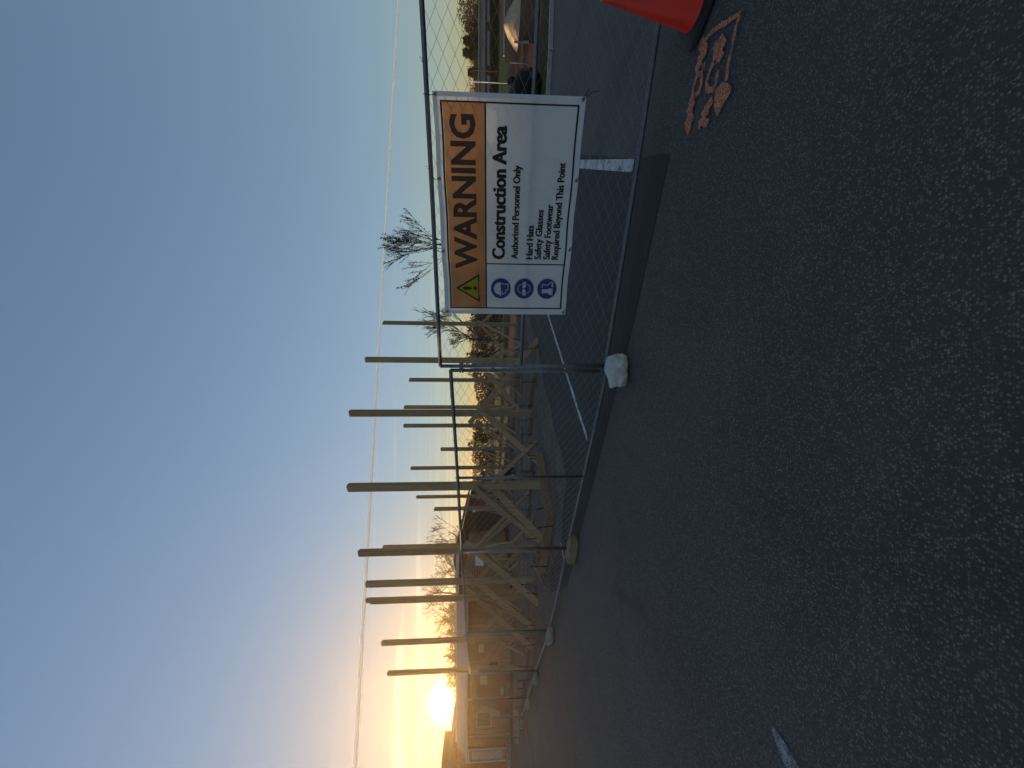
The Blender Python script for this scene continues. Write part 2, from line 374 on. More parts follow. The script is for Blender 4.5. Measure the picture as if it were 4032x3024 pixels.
def line_obj(name, pts, w, label, mat='lane'):
    v, f = ribbon(pts, w, .0085); o = mesh_obj(name, v, f, M[mat]); return tag(o, label, 'painted line')
def lerp_pts(a, b, n): return [a.lerp(b, i / n) for i in range(n + 1)]
line_obj('painted_line', lerp_pts(gr(2280, 646), gr(2497, 652), 4), .115, 'broad worn white parking line running under the warning banner')
line_obj('painted_line', lerp_pts(gr(2148, 1205), gr(2314, 1728), 4), .085, 'long thin white painted line slanting behind the two joined fence posts')
line_obj('painted_line', lerp_pts(gr(3050, 2870), gr(3175, 3120), 4), [.03, .075, .10, .115, .12], 'faded grey white line stub at the near left edge of the asphalt', 'lane_worn')
line_obj('painted_line', lerp_pts(gr(2195, 2050), gr(2222, 2205), 3), .05, 'short pale painted line between timber frame and fence post on the wood block')

# loose and embedded aggregate of the coarse asphalt near the viewer
def aggregate():
    n = 150000
    X = nprng.uniform(-4.2, 3.6, n * 2); Y = nprng.uniform(.75, 6.0, n * 2)
    keep = (np.abs(X) < Y * 1.12 + .15) & (nprng.uniform(0, 1, n * 2) < np.clip(1.6 / (Y + .1), .2, 1))
    # not on the sealed strip: beyond its cut edge
    e0, e1 = np.array([1.83, 2.95]), np.array([-3.56, 6.68]); dd = (e1 - e0) / np.linalg.norm(e1 - e0)
    side = (X - e0[0]) * dd[1] - (Y - e0[1]) * dd[0]
    keep &= (side > .05) | (X > 2.0)
    fld = np.sin(X * 1.9 + np.sin(Y * 2.3) * 1.4) * np.sin(Y * 1.6 - X * .7 + 1.0) + .6 * np.sin(X * 5.3 + Y * 3.1) * np.sin(Y * 6.1 - X * 2.0)
    keep &= nprng.uniform(0, 1, len(X)) < np.clip(.72 + .34 * fld, .30, 1)
    X, Y = X[keep][:n], Y[keep][:n]; k = len(X)
    base = np.array([(1, 0, 0), (0, 1, 0), (-1, 0, 0), (0, -1, 0), (0, 0, 1)], float)
    r = nprng.gamma(1.5, .0008, k) + .0008; r = np.minimum(r, .0085)
    V = np.repeat(base[None], k, 0) * (1 + nprng.uniform(-.35, .35, (k, 5, 3)))
    ang = nprng.uniform(0, 6.28, k); c, s = np.cos(ang), np.sin(ang)
    x = V[:, :, 0] * c[:, None] - V[:, :, 1] * s[:, None]; y = V[:, :, 0] * s[:, None] + V[:, :, 1] * c[:, None]
    P = np.stack([X[:, None] + x * r[:, None], Y[:, None] + y * r[:, None], .0004 + np.maximum(V[:, :, 2], 0) * r[:, None] * .55], -1)
    idx = np.arange(k)[:, None, None] * 5
    T = (np.array([(0, 1, 4), (1, 2, 4), (2, 3, 4), (3, 0, 4)])[None] + idx).reshape(-1, 3)
    me = bpy.data.meshes.new('aggregate'); me.from_pydata(P.reshape(-1, 3).tolist(), [], T.tolist())
    n_ = N('aggregate_stones', .7, .4)
    at = me.attributes.new('tone', 'FLOAT', 'POINT'); tone = np.repeat(nprng.beta(1.2, 3.4, k), 5); at.data.foreach_set('value', tone.astype('f4'))
    a = n_.new('ShaderNodeAttribute', attribute_name='tone')
    n_.color(n_.ramp(a.outputs['Fac'], [(0, (.06, .058, .056)), (.4, (.17, .16, .15)), (.75, (.32, .30, .275)), (1, (.54, .51, .47))])); me.materials.append(n_.m)
    o = bpy.data.objects.new('aggregate', me); COL.objects.link(o); tag(o, 'pale stones bedded in the coarse asphalt', 'aggregate', kind='stuff')
aggregate()

# ------------------------------------------------------------------ fence
FZ = .07
c0 = gr(2390, 1462, FZ); fdirL = (gr(2233, 2160, FZ) - c0); fdirL.z = 0; fdirL.normalize()
cR = gr(2385, 1440, .11); rr = gr(2593, 86, .11); fdirR = (rr - cR); fdirR.z = 0; fdirR.normalize()
def chain_mesh(L, Hh, pit=.092, r=.0028):
    mb = MB(); v = []; f = []
    n = int(L / pit); w = L / n; rows = int(round(Hh / pit * 2)); h = Hh / rows
    for i in range(n):
        zig = []
        for j in range(rows + 1):
            x = i * w + (w * .01 if (j + i) % 2 == 0 else w * 1.0); zig.append((x + math.sin(i * 1.7 + j) * .002, .006 * (1 if j % 2 else -1), j * h))
        base = len(v)
        for (x, y, z) in zig:
            v += [(x - r, y, z), (x, y - r, z), (x + r, y, z), (x, y + r, z)]
        for j in range(rows):
            for k in range(4):
                a = base + j * 4 + k; b = base + j * 4 + (k + 1) % 4; f.append((a, b, b + 4, a + 4))
    # twisted barb ends over the rails
    for i in range(n):
        for zz, sg in ((0, -1), (Hh, 1)):
            x = i * w + w * .02; base = len(v); q = .022
            v += [(x - r, 0, zz), (x + r, 0, zz), (x, .004, zz), (x + .008 * sg, -.012, zz + sg * q)]
            f += [(base, base + 1, base + 3), (base + 1, base + 2, base + 3), (base + 2, base, base + 3)]
    return v, f
def fence_panel(p0, d, L, z0, z1, label, mid=None, lean=0.0):
    root = empty('fence_panel', (p0.x, p0.y, 0), math.atan2(d.y, d.x)); tag(root, label, 'fence panel', 'chain link panels closing off the site')
    R = .021
    def part(name, mb, mat, smooth=True):
        o = mesh_obj(name, mb.v, mb.f, mat, root, smooth, world=False)
        return o
    part('frame_post', MB().tube([(0, 0, .02), (lean * .3, 0, z0 + .4), (lean, 0, z1)], R, 10), M['galv'])
    part('frame_post', MB().tube([(L, 0, .02), (L, 0, z1)], R, 10), M['galv'])
    sag = .008
    part('top_rail', MB().tube([(lean + (L - lean) * t, 0, z1 - sag * math.sin(math.pi * t)) for t in (0, .25, .5, .75, 1)], R, 10), M['galv'])
    part('bottom_rail', MB().tube([(L * t, .004 * math.sin(9 * t), z0 - sag * math.sin(math.pi * t)) for t in (0, .25, .5, .75, 1)], R, 10), M['galv'])
    if mid == 'v': part('mid_post', MB().tube([(L * .5, 0, z0), (L * .5, 0, z1)], R * .85, 10), M['galv'])
    if mid == 'h': part('mid_rail', MB().tube([(0, 0, z0 + (z1 - z0) * .52), (L, 0, z0 + (z1 - z0) * .52)], R * .9, 10), M['galv'])
    v, f = chain_mesh(L - .06, z1 - z0 - .02)
    o = mesh_obj('chain_link', [(x + .03, y, z + z0 + .01) for x, y, z in v], f, M['wire'], root, False, world=False)
    # wire ties round the rails
    for zz, nm in ((z1, 5), (z0, 5)):
        for k in range(nm):
            x = L * (k + .5) / nm; a = [(x + .002 * q, math.cos(q * 1.3) * (R + .003), zz + math.sin(q * 1.3) * (R + .003)) for q in range(6)]
            part('wire_tie', MB().tube(a + [(x + .02, -R - .012, zz + .03)], .0022, 5), M['wire'])
    return root
LP = 3.66
FENCE_L0 = c0.copy()
left_labels = ['chain link panel with middle upright left of the two joined fence posts', 'chain link panel running left from the long timber foot block',
               'chain link panel in front of the braced doorway posts', 'chain link panel ending at the third foot block along the fence',
               'chain link panel before the metal roofed building, second from its far end', 'farthest chain link panel by the building corner']
# panel ends measured along the photographed line
ends = [c0, gr(2233, 2160, FZ), gr(2163, 2482, FZ), gr(2108, 2640, FZ), gr(2077, 2748, FZ), gr(2053, 2822, FZ), gr(2040, 2905, FZ)]
ends_xy = []
for k in range(len(ends) - 1):
    p, q = ends[k], ends[k + 1]; d_ = q - p; d_.z = 0; L = d_.length - .03
    fence_panel(p, d_.normalized(), L, FZ, 1.84, left_labels[k], mid='v' if k == 0 else None)
RP = fence_panel(cR, fdirR, 3.72, .11, 1.945, 'chain link panel with mid rail carrying the warning banner', mid='h', lean=-.02)
# clamps joining the two posts
for z in (.14, .75, 1.38, 1.72):
    root = tag(empty('pipe_clamp', ((c0.x + cR.x) / 2, (c0.y + cR.y) / 2, z), .2), 'grey saddle clamp joining two fence posts, %s one' % {.14: 'lowest', .75: 'second lowest', 1.38: 'second highest', 1.72: 'highest'}[z], 'clamp', 'clamps on the joined fence posts')
    mb = MB().box((0, -.012, 0), (.115, .012, .045)).box((0, .03, 0), (.115, .012, .045)); o = mesh_obj('plate', mb.v, mb.f, M['galv'], root, world=False); bevel(o, .003)
    mesh_obj('bolt', *(lambda m: (m.v, m.f))(MB().tube([(0, -.03, 0), (0, .05, 0)], .007, 6)), M['wire'], root, world=False)

# foot blocks
def rough_block(name, c, sx, sy, sz, rz, seed, mat, label, cat, amp=.12, p=3.2):
    bm = bmesh.new(); bmesh.ops.create_icosphere(bm, subdivisions=4, radius=1.0)
    for v in bm.verts:
        n = v.co.normalized()
        m = (abs(n.x) ** p + abs(n.y) ** p + abs(n.z) ** p) ** (-1 / p)
        q = n * m * (1 + amp * mnoise.fractal(n * 1.4 + Vector((seed, 0, 0)), 1, 2, 4) + .03 * mnoise.noise(n * 9 + Vector((seed, 3, 0))))
        v.co = Vector((q.x * sx / 2, q.y * sy / 2, q.z * sz / 2 + sz / 2 - .012))
        if v.co.z < 0.002: v.co.z = 0.002
    me = bpy.data.meshes.new(name); bm.to_mesh(me); bm.free(); me.materials.append(mat); me.polygons.foreach_set('use_smooth', [True] * len(me.polygons))
    o = bpy.data.objects.new(name, me); COL.objects.link(o); o.location = c; o.rotation_euler = (0, 0, rz); return tag(o, label, cat, 'foot blocks along the fence')
pb = gr(2466, 1457)
rough_block('foot_block', (pb.x, pb.y + .0, .004), .34, .25, .215, .06, 3.3, M['rock'], 'rough white broken concrete lump at foot of the joined fence posts', 'concrete block', .26, 2.4)
def foot(px, py, lx, ly, lz, mat, label, cat, rz=None, z0=.002):
    p = gr(px, py); o = MB().box((0, 0, lz / 2), (lx, ly, lz)); ob = mesh_obj('foot_block', o.v, o.f, mat); ob.location = (p.x, p.y, z0)
    ob.rotation_euler = (0, 0, math.atan2(fdirL.y, fdirL.x) if rz is None else rz); bevel(ob, .012, 2); return tag(ob, label, cat, 'foot blocks along the fence')
foot(2268, 2165, .50, .17, .13, M['block_wood'], 'long weathered timber block under the fence joint left of the corner', 'timber block', rz=2.62)
def footc(px, py, lx, label, seed): 
    p = gr(px, py); rough_block('foot_block', (p.x, p.y, 0.0), lx, .22, .15, math.atan2(fdirL.y, fdirL.x), seed, M['concrete'], label, 'concrete block', .06)
footc(2176, 2505, .62, 'pale concrete block under the fence joint before the braced posts', 1.1)
footc(2119, 2670, .60, 'pale concrete block, third foot block from the white lump', 2.2)
footc(2087, 2772, .62, 'pale concrete block, fourth foot block from the white lump', 4.4)
footc(2062, 2852, .62, 'pale concrete block nearest the far end of the fence', 5.2)

# ------------------------------------------------------------------ traffic cone
def cone_obj():
    p = gr(2772, -10); cx, cy = p.x + .0, p.y + .06
    root = tag(empty('traffic_cone', (2.60, 2.525, 0)), 'orange traffic cone with black base cut by the right edge', 'traffic cone')
    prof = [(.158, .045), (.152, .07), (.130, .17), (.11, .30), (.08, .44), (.055, .56), (.034, .665), (.029, .69), (.022, .695), (.020, .66)]
    v = []; f = []; n = 48
    for r, z in prof:
        for k in range(n): a = 2 * math.pi * k / n; v.append((r * math.cos(a), r * math.sin(a), z))
    for i in range(len(prof) - 1):
        for k in range(n): f.append((i * n + k, i * n + (k + 1) % n, (i + 1) * n + (k + 1) % n, (i + 1) * n + k))
    mesh_obj('cone_body', v, f, M['cone'], root, True, world=False)
    v = []; f = []
    prof = [(.215, .006), (.225, .018), (.222, .034), (.20, .044), (.15, .049)]
    n = 8 * 4
    for r, z in prof:
        for k in range(n):
            a = 2 * math.pi * (k + .5) / n; q = 5.0; m = (abs(math.cos(a)) ** q + abs(math.sin(a)) ** q) ** (-1 / q); v.append((r * m * math.cos(a), r * m * math.sin(a), z))
    for i in range(len(prof) - 1):
        for k in range(n): f.append((i * n + k, i * n + (k + 1) % n, (i + 1) * n + (k + 1) % n, (i + 1) * n + k))
    f.append(tuple(range(n))[::-1]); f.append(tuple((len(prof) - 1) * n + k for k in range(n)))
    mesh_obj('cone_base', v, f, M['black'], root, False, world=False); root.rotation_euler = (0, 0, .5)
cone_obj()

# ------------------------------------------------------------------ spray-painted marking on the asphalt (traced as strokes on the ground)
def sp(zx, zy): return gr(2500 + zx / 2.764, zy / 2.764)      # crop coordinates of the marking
root = tag(empty('spray_marking', sp(900, 800)), 'faded orange sprayed arrow and lettering beside the traffic cone', 'ground marking')
strokes = [
    ([(570, 1450), (600, 1400), (575, 1330), (620, 1250), (595, 1200), (650, 1120), (620, 1080)], .075), ([(610, 1330), (650, 1260)], .05),
    ([(640, 1040), (650, 940), (690, 820), (740, 800), (745, 900), (720, 1000), (660, 1050), (640, 1040)], .045),
    ([(700, 780), (690, 720), (730, 690), (720, 640), (770, 600), (790, 560), (760, 500), (740, 460)], .07), ([(770, 680), (755, 760)], .05),
    ([(740, 1360), (720, 1340), (770, 1320), (820, 1350)], .06), ([(760, 1280), (800, 1230), (740, 1250), (830, 1200)], .05), ([(780, 1180), (850, 1070), (860, 1120), (800, 1200)], .035),
    ([(880, 670), (830, 800), (800, 900), (820, 980), (880, 980), (920, 880), (940, 760)], .042),
    ([(870, 640), (920, 570), (970, 620), (910, 650)], .06), ([(900, 520), (960, 440), (1000, 470), (950, 540), (900, 480)], .065),
    ([(760, 470), (850, 360), (960, 280), (1080, 210), (1180, 150)], .034), ([(1175, 160), (1140, 260), (1110, 400), (1080, 560), (1050, 720), (1030, 880)], .034)]
for s_, w_ in strokes:
    P = [sp(*q) for q in s_]; Q = []
    for a_, b_ in zip(P, P[1:]): Q += [a_.lerp(b_, t) for t in (0, .33, .66)]
    Q.append(P[-1]); v, f = ribbon([(q.x + rng.uniform(-.004, .004), q.y + rng.uniform(-.004, .004)) for q in Q], [w_ * rng.uniform(.8, 1.2) * .84 for _ in Q], 0.0)
    _kz = globals().get('_kz', 0) + 1; v = [Vector((q.x, q.y, .005 + .0009 * _kz + .00022 * i_)) for i_, q in enumerate(v)]
    mesh_obj('stroke', v, f, M['spray'], root)
hd = [sp(*q) for q in [(920, 1275), (890, 1150), (900, 980), (980, 900), (1040, 905), (1085, 945), (1060, 1030), (1000, 1130)]]
mesh_obj('arrow_head', [(p.x, p.y, .0185) for p in hd], [tuple(range(len(hd)))], M['spray'], root)

# ------------------------------------------------------------------ warning banner
def hit_R(px, py, off):
    """point where the pixel's ray meets the banner's plane (fence plane moved off towards the viewer)"""
    nrm = Vector((fdirR.y, -fdirR.x, 0)); nrm = nrm if nrm.y < 0 else -nrm
    q = Vector((cR.x, cR.y, 0)) + nrm * off; r = ray(px, py); o_ = Vector((0, 0, CAM_H)); t = (q - o_).dot(nrm) / r.dot(nrm); return o_ + r * t, nrm
OFF = .040
TL, NR = hit_R(1753, 1234, OFF); TR, _ = hit_R(1701, 357, OFF); BR, _ = hit_R(2309, 380, OFF); BL, _ = hit_R(2225, 1238, OFF)
BAN = empty('warning_banner', ((BL.x + BR.x) / 2, (BL.y + BR.y) / 2, min(BL.z, BR.z))); tag(BAN, 'white vinyl warning banner with orange header tied to the fence', 'banner')
BW = ((TR - TL).length + (BR - BL).length) / 2; BH = ((BL - TL).length + (BR - TR).length) / 2
def bpt(s, t, lift=0.0):
    """s across 0..1, t down 0..1"""
    p = (TL.lerp(TR, s)).lerp(BL.lerp(BR, s), t)
    w = .007 * math.sin(s * 9.0 + t * 2.2) * math.sin(t * 3.1) + .004 * math.sin(s * 23 - t * 6) * t + .004 * mnoise.noise(Vector((s * 3, t * 2.2, 5)))
    e = .006 * math.sin(s * math.pi * 3) ** 2
    return p + NR * (w + lift) + Vector((0, 0, -e * (1 - 2 * t) * (abs(2 * t - 1))))
def mat_vinyl(name, col, trans=.22, see=.10, rough=.6):
    n = N(name, rough, .3); t = n.t; f = n.noise(3.5, 5); fine = n.noise(24, 4)
    c = n.mix(n.g(f, .3, .75), tuple(x * .90 for x in col), col); c = n.mix(n.g(fine, .55, .8), c, n.mix(1., c, (.95, .95, .95), 'MULTIPLY')); st_ = n.noise(2.2, 7, .7, 1.2, n.coord((3.5, 3.5, .7))); c = n.mix(n.g(st_, .55, .8), c, n.mix(1., c, (.80, .78, .74), 'MULTIPLY')); n.color(c); n.bump(n.noise(4, 4, .5, .8), .35, .03)
    tl = n.new('ShaderNodeBsdfTranslucent'); n.link(c, tl.inputs[0]); tp = n.new('ShaderNodeBsdfTransparent'); n.link(n.mix(.22, c, (1.0, 1.0, 1.0)), tp.inputs[0])
    m1 = n.new('ShaderNodeMixShader'); m1.inputs[0].default_value = trans; n.link(n.b.outputs[0], m1.inputs[1]); n.link(tl.outputs[0], m1.inputs[2])
    m2 = n.new('ShaderNodeMixShader'); m2.inputs[0].default_value = see; n.link(m1.outputs[0], m2.inputs[1]); n.link(tp.outputs[0], m2.inputs[2])
    n.link(m2.outputs[0], t.nodes['Material Output'].inputs[0]); return n.m
V_WHITE = mat_vinyl('vinyl_white', (.76, .77, .78), .22, .12); V_ORANGE = mat_vinyl('vinyl_orange', (.72, .34, .13), .48, .46)
V_BLACK = mat_vinyl('ink_black', (.020, .020, .022), .1, .05); V_GREY = mat_vinyl('ink_dark_on_orange', (.05, .048, .045), .1, .34)
V_BLUE = mat_vinyl('ink_blue', (.025, .07, .24), .15, .04); V_YEL = mat_vinyl('ink_yellow', (.58, .50, .03), .3, .2); V_HEM = mat_vinyl('vinyl_hem', (.70, .72, .74), .14, .03)
def sheet(name, s0, t0, s1, t1, lift, mat, parent=None, nx=None, ny=None):
    nx = nx or max(2, int((s1 - s0) * 60)); ny = ny or max(2, int((t1 - t0) * 40)); v = []; f = []
    for i in range(nx + 1):
        for j in range(ny + 1): v.append(bpt(s0 + (s1 - s0) * i / nx, t0 + (t1 - t0) * j / ny, lift))
    for i in range(nx):
        for j in range(ny): q = i * (ny + 1) + j; f.append((q, q + 1, q + ny + 2, q + ny + 1))
    return mesh_obj(name, v, f, mat, parent or BAN, True)
# layout fractions read off the banner; every print layer lies 1.5 mm over the last
FR = (.031, .045, .968, .962)          # outer edge of the black frame
BT, HB = .009, .331                    # frame line weight; bottom of the header
sheet('vinyl_sheet', 0, 0, 1, 1, 0, V_WHITE)
for a in ((0, 0, 1, .03), (0, .97, 1, 1), (0, .031, .018, .969), (.982, .031, 1, .969)): sheet('hem', *a, .0018, V_HEM)
asp = BW / BH
sheet('header_band', FR[0] + BT * .6, FR[1] + .016, FR[2] - BT * .6, HB, .0016, V_ORANGE)
for a in ((FR[0], FR[1], FR[2], FR[1] + .013), (FR[0], FR[3] - .013, FR[2], FR[3]), (FR[0], FR[1] + .0131, FR[0] + .0065, FR[3] - .0131), (FR[2] - .0065, FR[1] + .0131, FR[2], FR[3] - .0131),
          (FR[0] + .0066, HB + .001, FR[2] - .0066, HB + .013), (.2665, HB + .0132, .272, FR[3] - .0132)):
    sheet('frame_line', *a, .0030, V_BLACK)
def bpoly(name, pts, lift, mat, parent=None, cen=None):
    """filled outline on the banner, subdivided so that it follows the cloth"""
    bm = bmesh.new(); vs = [bm.verts.new((s, t, 0)) for s, t in pts]; bm.faces.new(vs); bmesh.ops.triangulate(bm, faces=bm.faces[:])
    V = [bpt(v.co.x, v.co.y, lift) for v in bm.verts]; bm.verts.index_update(); Fc = [tuple(v.index for v in f.verts) for f in bm.faces]; bm.free()
    return mesh_obj(name, V, Fc, mat, parent or BAN)
_cu = bpy.data.curves.new('cap', 'FONT'); _cu.body = 'H'; _to = bpy.data.objects.new('cap', _cu); COL.objects.link(_to); bpy.context.view_layer.update()
CAP = _to.dimensions.y; bpy.data.objects.remove(_to); bpy.data.curves.remove(_cu)
def text_obj(name, txt, s0, s1, tb, th, mat, lift=.0034, weight=.012, parent=None, bold=0.0):
    """one line of lettering: s0..s1 its span, tb its baseline, th its cap height (fractions of the banner)"""
    cu = bpy.data.curves.new(name, 'FONT'); cu.body = txt; cu.size = 1.0; cu.offset = weight; cu.resolution_u = 3
    tmp = bpy.data.objects.new('tmp_text', cu); COL.objects.link(tmp); bpy.context.view_layer.update()
    me = bpy.data.meshes.new_from_object(tmp.evaluated_get(bpy.context.evaluated_depsgraph_get())); bpy.data.objects.remove(tmp); bpy.data.curves.remove(cu)
    co = np.array([v.co for v in me.vertices]); fs_ = [tuple(p.vertices) for p in me.polygons]; bpy.data.meshes.remove(me)
    x0, x1 = co[:, 0].min(), co[:, 0].max(); cap = CAP
    V, FF = [], []
    for k_, dx in enumerate((-bold, 0.0, bold) if bold else (0.0,)):
        n0 = len(V); V += [bpt(s0 + (x - x0) / (x1 - x0) * (s1 - s0) + dx, tb - y / cap * th, lift + .00035 * k_) for x, y, _z in co]; FF += [tuple(i + n0 for i in f_) for f_ in fs_]
    return mesh_obj(name, V, FF, mat, parent or BAN)
text_obj('heading_text', 'WARNING', .243, .919, .263, .156, V_GREY, .0036, .034)
text_obj('title_text', 'Construction Area', .295, .878, .481, .092, V_BLACK, .0034, .020, bold=.0026)
for txt, s1_, tb_ in (('Authorized Personnel Only', .723, .583), ('Hard Hats', .459, .698), ('Safety Glasses', .533, .764), ('Safety Footwear', .558, .833), ('Required Beyond This Point', .739, .899)):
    text_obj('line_text', txt, .296, s1_, tb_, .049, V_BLACK, .0034, .014, bold=.0014)
# warning triangle
def tri(cx, cy, r): return [(cx + (r * math.cos(a)) / asp, cy - r * math.sin(a)) for a in (math.pi / 2, math.pi * 7 / 6, math.pi * 11 / 6)]
tr = bpoly('triangle_sign', tri(.142, .2215, .128), .0034, V_GREY); bpoly('triangle_face', tri(.142, .2225, .102), .0065, V_YEL, tr)
def ell(cx, cy, rx, ry, n=28): return [(cx + rx / asp * math.cos(2 * math.pi * k / n), cy - ry * math.sin(2 * math.pi * k / n)) for k in range(n)]
bpoly('exclamation_mark', [(.142 - .006, .155), (.142 - .010, .175), (.142 - .005, .222), (.142 + .005, .222), (.142 + .010, .175), (.142 + .006, .155)], .0095, V_GREY, tr)
bpoly('exclamation_mark', ell(.142, .250, .015, .015), .0095, V_GREY, tr)
# three blue pictograms: hard hat, goggles, boots
def loc(cx, cy, pts, r): return [(cx + x * r / asp, cy - y * r) for x, y in pts]
R_ = .080
pc = [(.142, .4556), (.142, .644), (.142, .832)]
head = [(-.42, .06), (-.44, -.12), (-.56, -.22), (-.46, -.28), (-.46, -.42), (-.36, -.52), (-.14, -.50), (-.12, -.72), (.46, -.72), (.44, -.30), (.52, .06)]
for i, (cx, cy) in enumerate(pc):
    dsc = bpoly('safety_pictogram', ell(cx, cy, R_, R_, 40), .0034, V_BLUE)
    def piece(pts, lift, mat): bpoly('pictogram_shape', loc(cx, cy, pts, R_), lift, mat, dsc)
    if i == 0:
        hat = [(.60 * math.cos(a), .12 + .58 * math.sin(a)) for a in [math.pi * k / 14 for k in range(15)]] + [(-.60, .12), (-.74, .02), (-.74, -.03), (.60, .02)]
        piece(hat, .0090, V_WHITE)
        for a, b in zip(head, head[1:]):
            dx, dy = b[0] - a[0], b[1] - a[1]; L_ = math.hypot(dx, dy) or 1; nx, ny = -dy / L_ * .035, dx / L_ * .035
            piece([(a[0] + nx, a[1] + ny), (b[0] + nx, b[1] + ny), (b[0] - nx, b[1] - ny), (a[0] - nx, a[1] - ny)], .0090, V_WHITE)
        piece([(-.34, -.08), (-.22, -.08), (-.22, -.15), (-.34, -.15)], .0090, V_WHITE)
    elif i == 1:
        out = [(.52 * math.cos(2 * math.pi * k / 30), .66 * math.sin(2 * math.pi * k / 30)) for k in range(31)]
        for a, b in zip(out, out[1:]): piece([(a[0], a[1]), (b[0], b[1]), (b[0] * .90, b[1] * .92), (a[0] * .90, a[1] * .92)], .0090, V_WHITE)
        for sx in (-1, 1):
            piece([(sx * .06, .16), (sx * .42, .18), (sx * .44, -.10), (sx * .26, -.20), (sx * .08, -.10)], .0090, V_WHITE)
            piece([(sx * .54, .16), (sx * .68, .12), (sx * .66, -.16), (sx * .54, -.18)], .0090, V_WHITE)
        piece([(-.06, .06), (.06, .06), (.06, .0), (-.06, .0)], .0090, V_WHITE)
    else:
        piece([(-.46, .50), (-.04, .54), (-.06, .02), (.02, -.20), (.06, -.50), (-.62, -.50), (-.58, -.28), (-.40, -.10)], .0090, V_WHITE)
        o_ = [(.10, .52), (.44, .46), (.36, .02), (.44, -.16), (.66, -.36), (.66, -.50), (.18, -.50)]
        for a, b in zip(o_, o_[1:]):
            dx, dy = b[0] - a[0], b[1] - a[1]; L_ = math.hypot(dx, dy); nx, ny = -dy / L_ * .035, dx / L_ * .035
            piece([(a[0] + nx, a[1] + ny), (b[0] + nx, b[1] + ny), (b[0] - nx, b[1] - ny), (a[0] - nx, a[1] - ny)], .0090, V_WHITE)
        piece([(-.62, -.54), (.06, -.54), (.06, -.60), (-.62, -.60)], .0090, V_WHITE); piece([(.16, -.54), (.66, -.54), (.66, -.60), (.16, -.60)], .0090, V_WHITE)
# brass eyelets and black ties
upv = Vector((0, 0, 1))
for k, (s, t) in enumerate([(.012, .02), (.33, .016), (.66, .016), (.988, .02), (.012, .98), (.345, .985), (.665, .985), (.988, .98)]):
    p = bpt(s, t, .006); mb = MB(); ring = [p + (fdirR * math.cos(a) + upv * math.sin(a)) * .010 for a in [2 * math.pi * q / 10 for q in range(11)]]
    mb.tube(ring, .0035, 6, False); e = mb.build('eyelet', M['galv'], BAN)
    if t < .5: pts = [p, p + upv * .03 - fdirR * .01 + NR * .012, p + upv * (.065 if s < .9 else .10) - NR * .02, p + upv * .05 - NR * .05]
    else: pts = [p, p - upv * .01 + fdirR * .02 + NR * .012, p - upv * .035 + fdirR * .06 + NR * .008, p - upv * .045 + fdirR * .085 - NR * .02]
    MB().tube(pts, .0028, 5).build('tie', M['black'], BAN)
    if s > .9 and t > .5: MB().tube([pts[0], p - upv * .03 + fdirR * .02, p - upv * .07 + fdirR * .055, p - upv * .12 + fdirR * .06], .0026, 5).build('tie', M['black'], BAN)

# ------------------------------------------------------------------ timber frame: posts on a rectangle, each with braces
PW, PT = .184, .038
POSTS = {}
def post(key, a, b, top, label, along='a', step=0.0, pale=False):
    p = site(a, b); root = tag(empty('timber_post', (p.x, p.y, 0), math.atan2(DA.y, DA.x)), label, 'timber post', 'laminated posts of the new frame')
    POSTS[key] = (root, p)
    for k in (-1, 0, 1):
        h = top - (step if k == 1 else 0) - (.03 if k == -1 else 0) + rng.uniform(-.008, .008)
        off = k * (PT + .0015); lo = -.02
        mb = MB().box((off, 0, (h + lo) / 2), (PT, PW + rng.uniform(-.004, .004), h - lo)) if along == 'a' else MB().box((0, off, (h + lo) / 2), (PW + rng.uniform(-.004, .004), PT, h - lo))
        o = mesh_obj('ply', mb.v, mb.f, M['post2' if (pale or rng.random() < .3) else 'post'], root, world=False); bevel(o, .004, 1)
    return root
def topz(px, py, a, b):
    p = site(a, b); return aty(px, py, p.y).z
zz = lambda k, x, y: (1350 + x / 2.4578, 1200 + 400 * (k - 1) + y / 2.4578)
post('near', 0, 0, topz(*zz(2, 47, 774), 0, 0), 'widest post, standing at the near corner of the frame', 'b')
post('r1', 0, 2.84, topz(*zz(1, 62, 1041), 0, 2.84), 'tall post with long crossed braces, next right of the near corner post', 'b')
post('r2', 0, 6.03, topz(*zz(1, 217, 526), 0, 6.03), 'tall post rising just right of the joined fence posts', 'b', pale=True)
post('r3', 0, 9.3, topz(*zz(1, 385, 161), 0, 9.3), 'post by the left edge of the banner with its plies edge on', 'a')
post('l1', 2.48, 0, topz(*zz(3, 152, 420), 2.48, 0), 'broad tall post behind the fence upright with the timber block', 'b')
post('l2', 3.95, 0, topz(*zz(3, 222, 715), 3.95, 0), 'tall post left of the white notice with a brace stub nailed near eye height', 'b')
post('l3', 4.84, 0, topz(*zz(3, 222, 903), 4.84, 0), 'tall post with one ply left longer at its top', 'b', step=.14)
post('l4', 7.45, 0, topz(*zz(4, 376, 313), 7.45, 0), 'post standing before the metal roof, second nearest to the sun', 'b')
post('l5', 9.76, 0, topz(*zz(4, 432, 593), 9.76, 0), 'post nearest to the low sun', 'b')
def from_back(t): return (t, 9.3)
for key, t, tz, lab, al in (('b1', 2.9, (1, 640, 711), 'thin rear post just left of the joined fence posts', 'a'), ('b2', 4.5, (1, 592, 985), 'thin rear post close against the right side of a tall front post', 'a'),
        ('b3', 5.67, (2, 588, 183), 'thin rear post in front of the olive bush', 'b'), ('b4', 7.29, (2, 945, 416), 'shortest rear post, its top barely above the fence rail', 'b'),
        ('b5', 8.67, (2, 658, 592), 'thin rear post just right of the near corner post', 'b'), ('b6', 11.0, (2, 712, 896), 'thin rear post first left of the near corner post', 'b')):
    post(key, t, 9.3, topz(*zz(*tz), t, 9.3), lab, al)
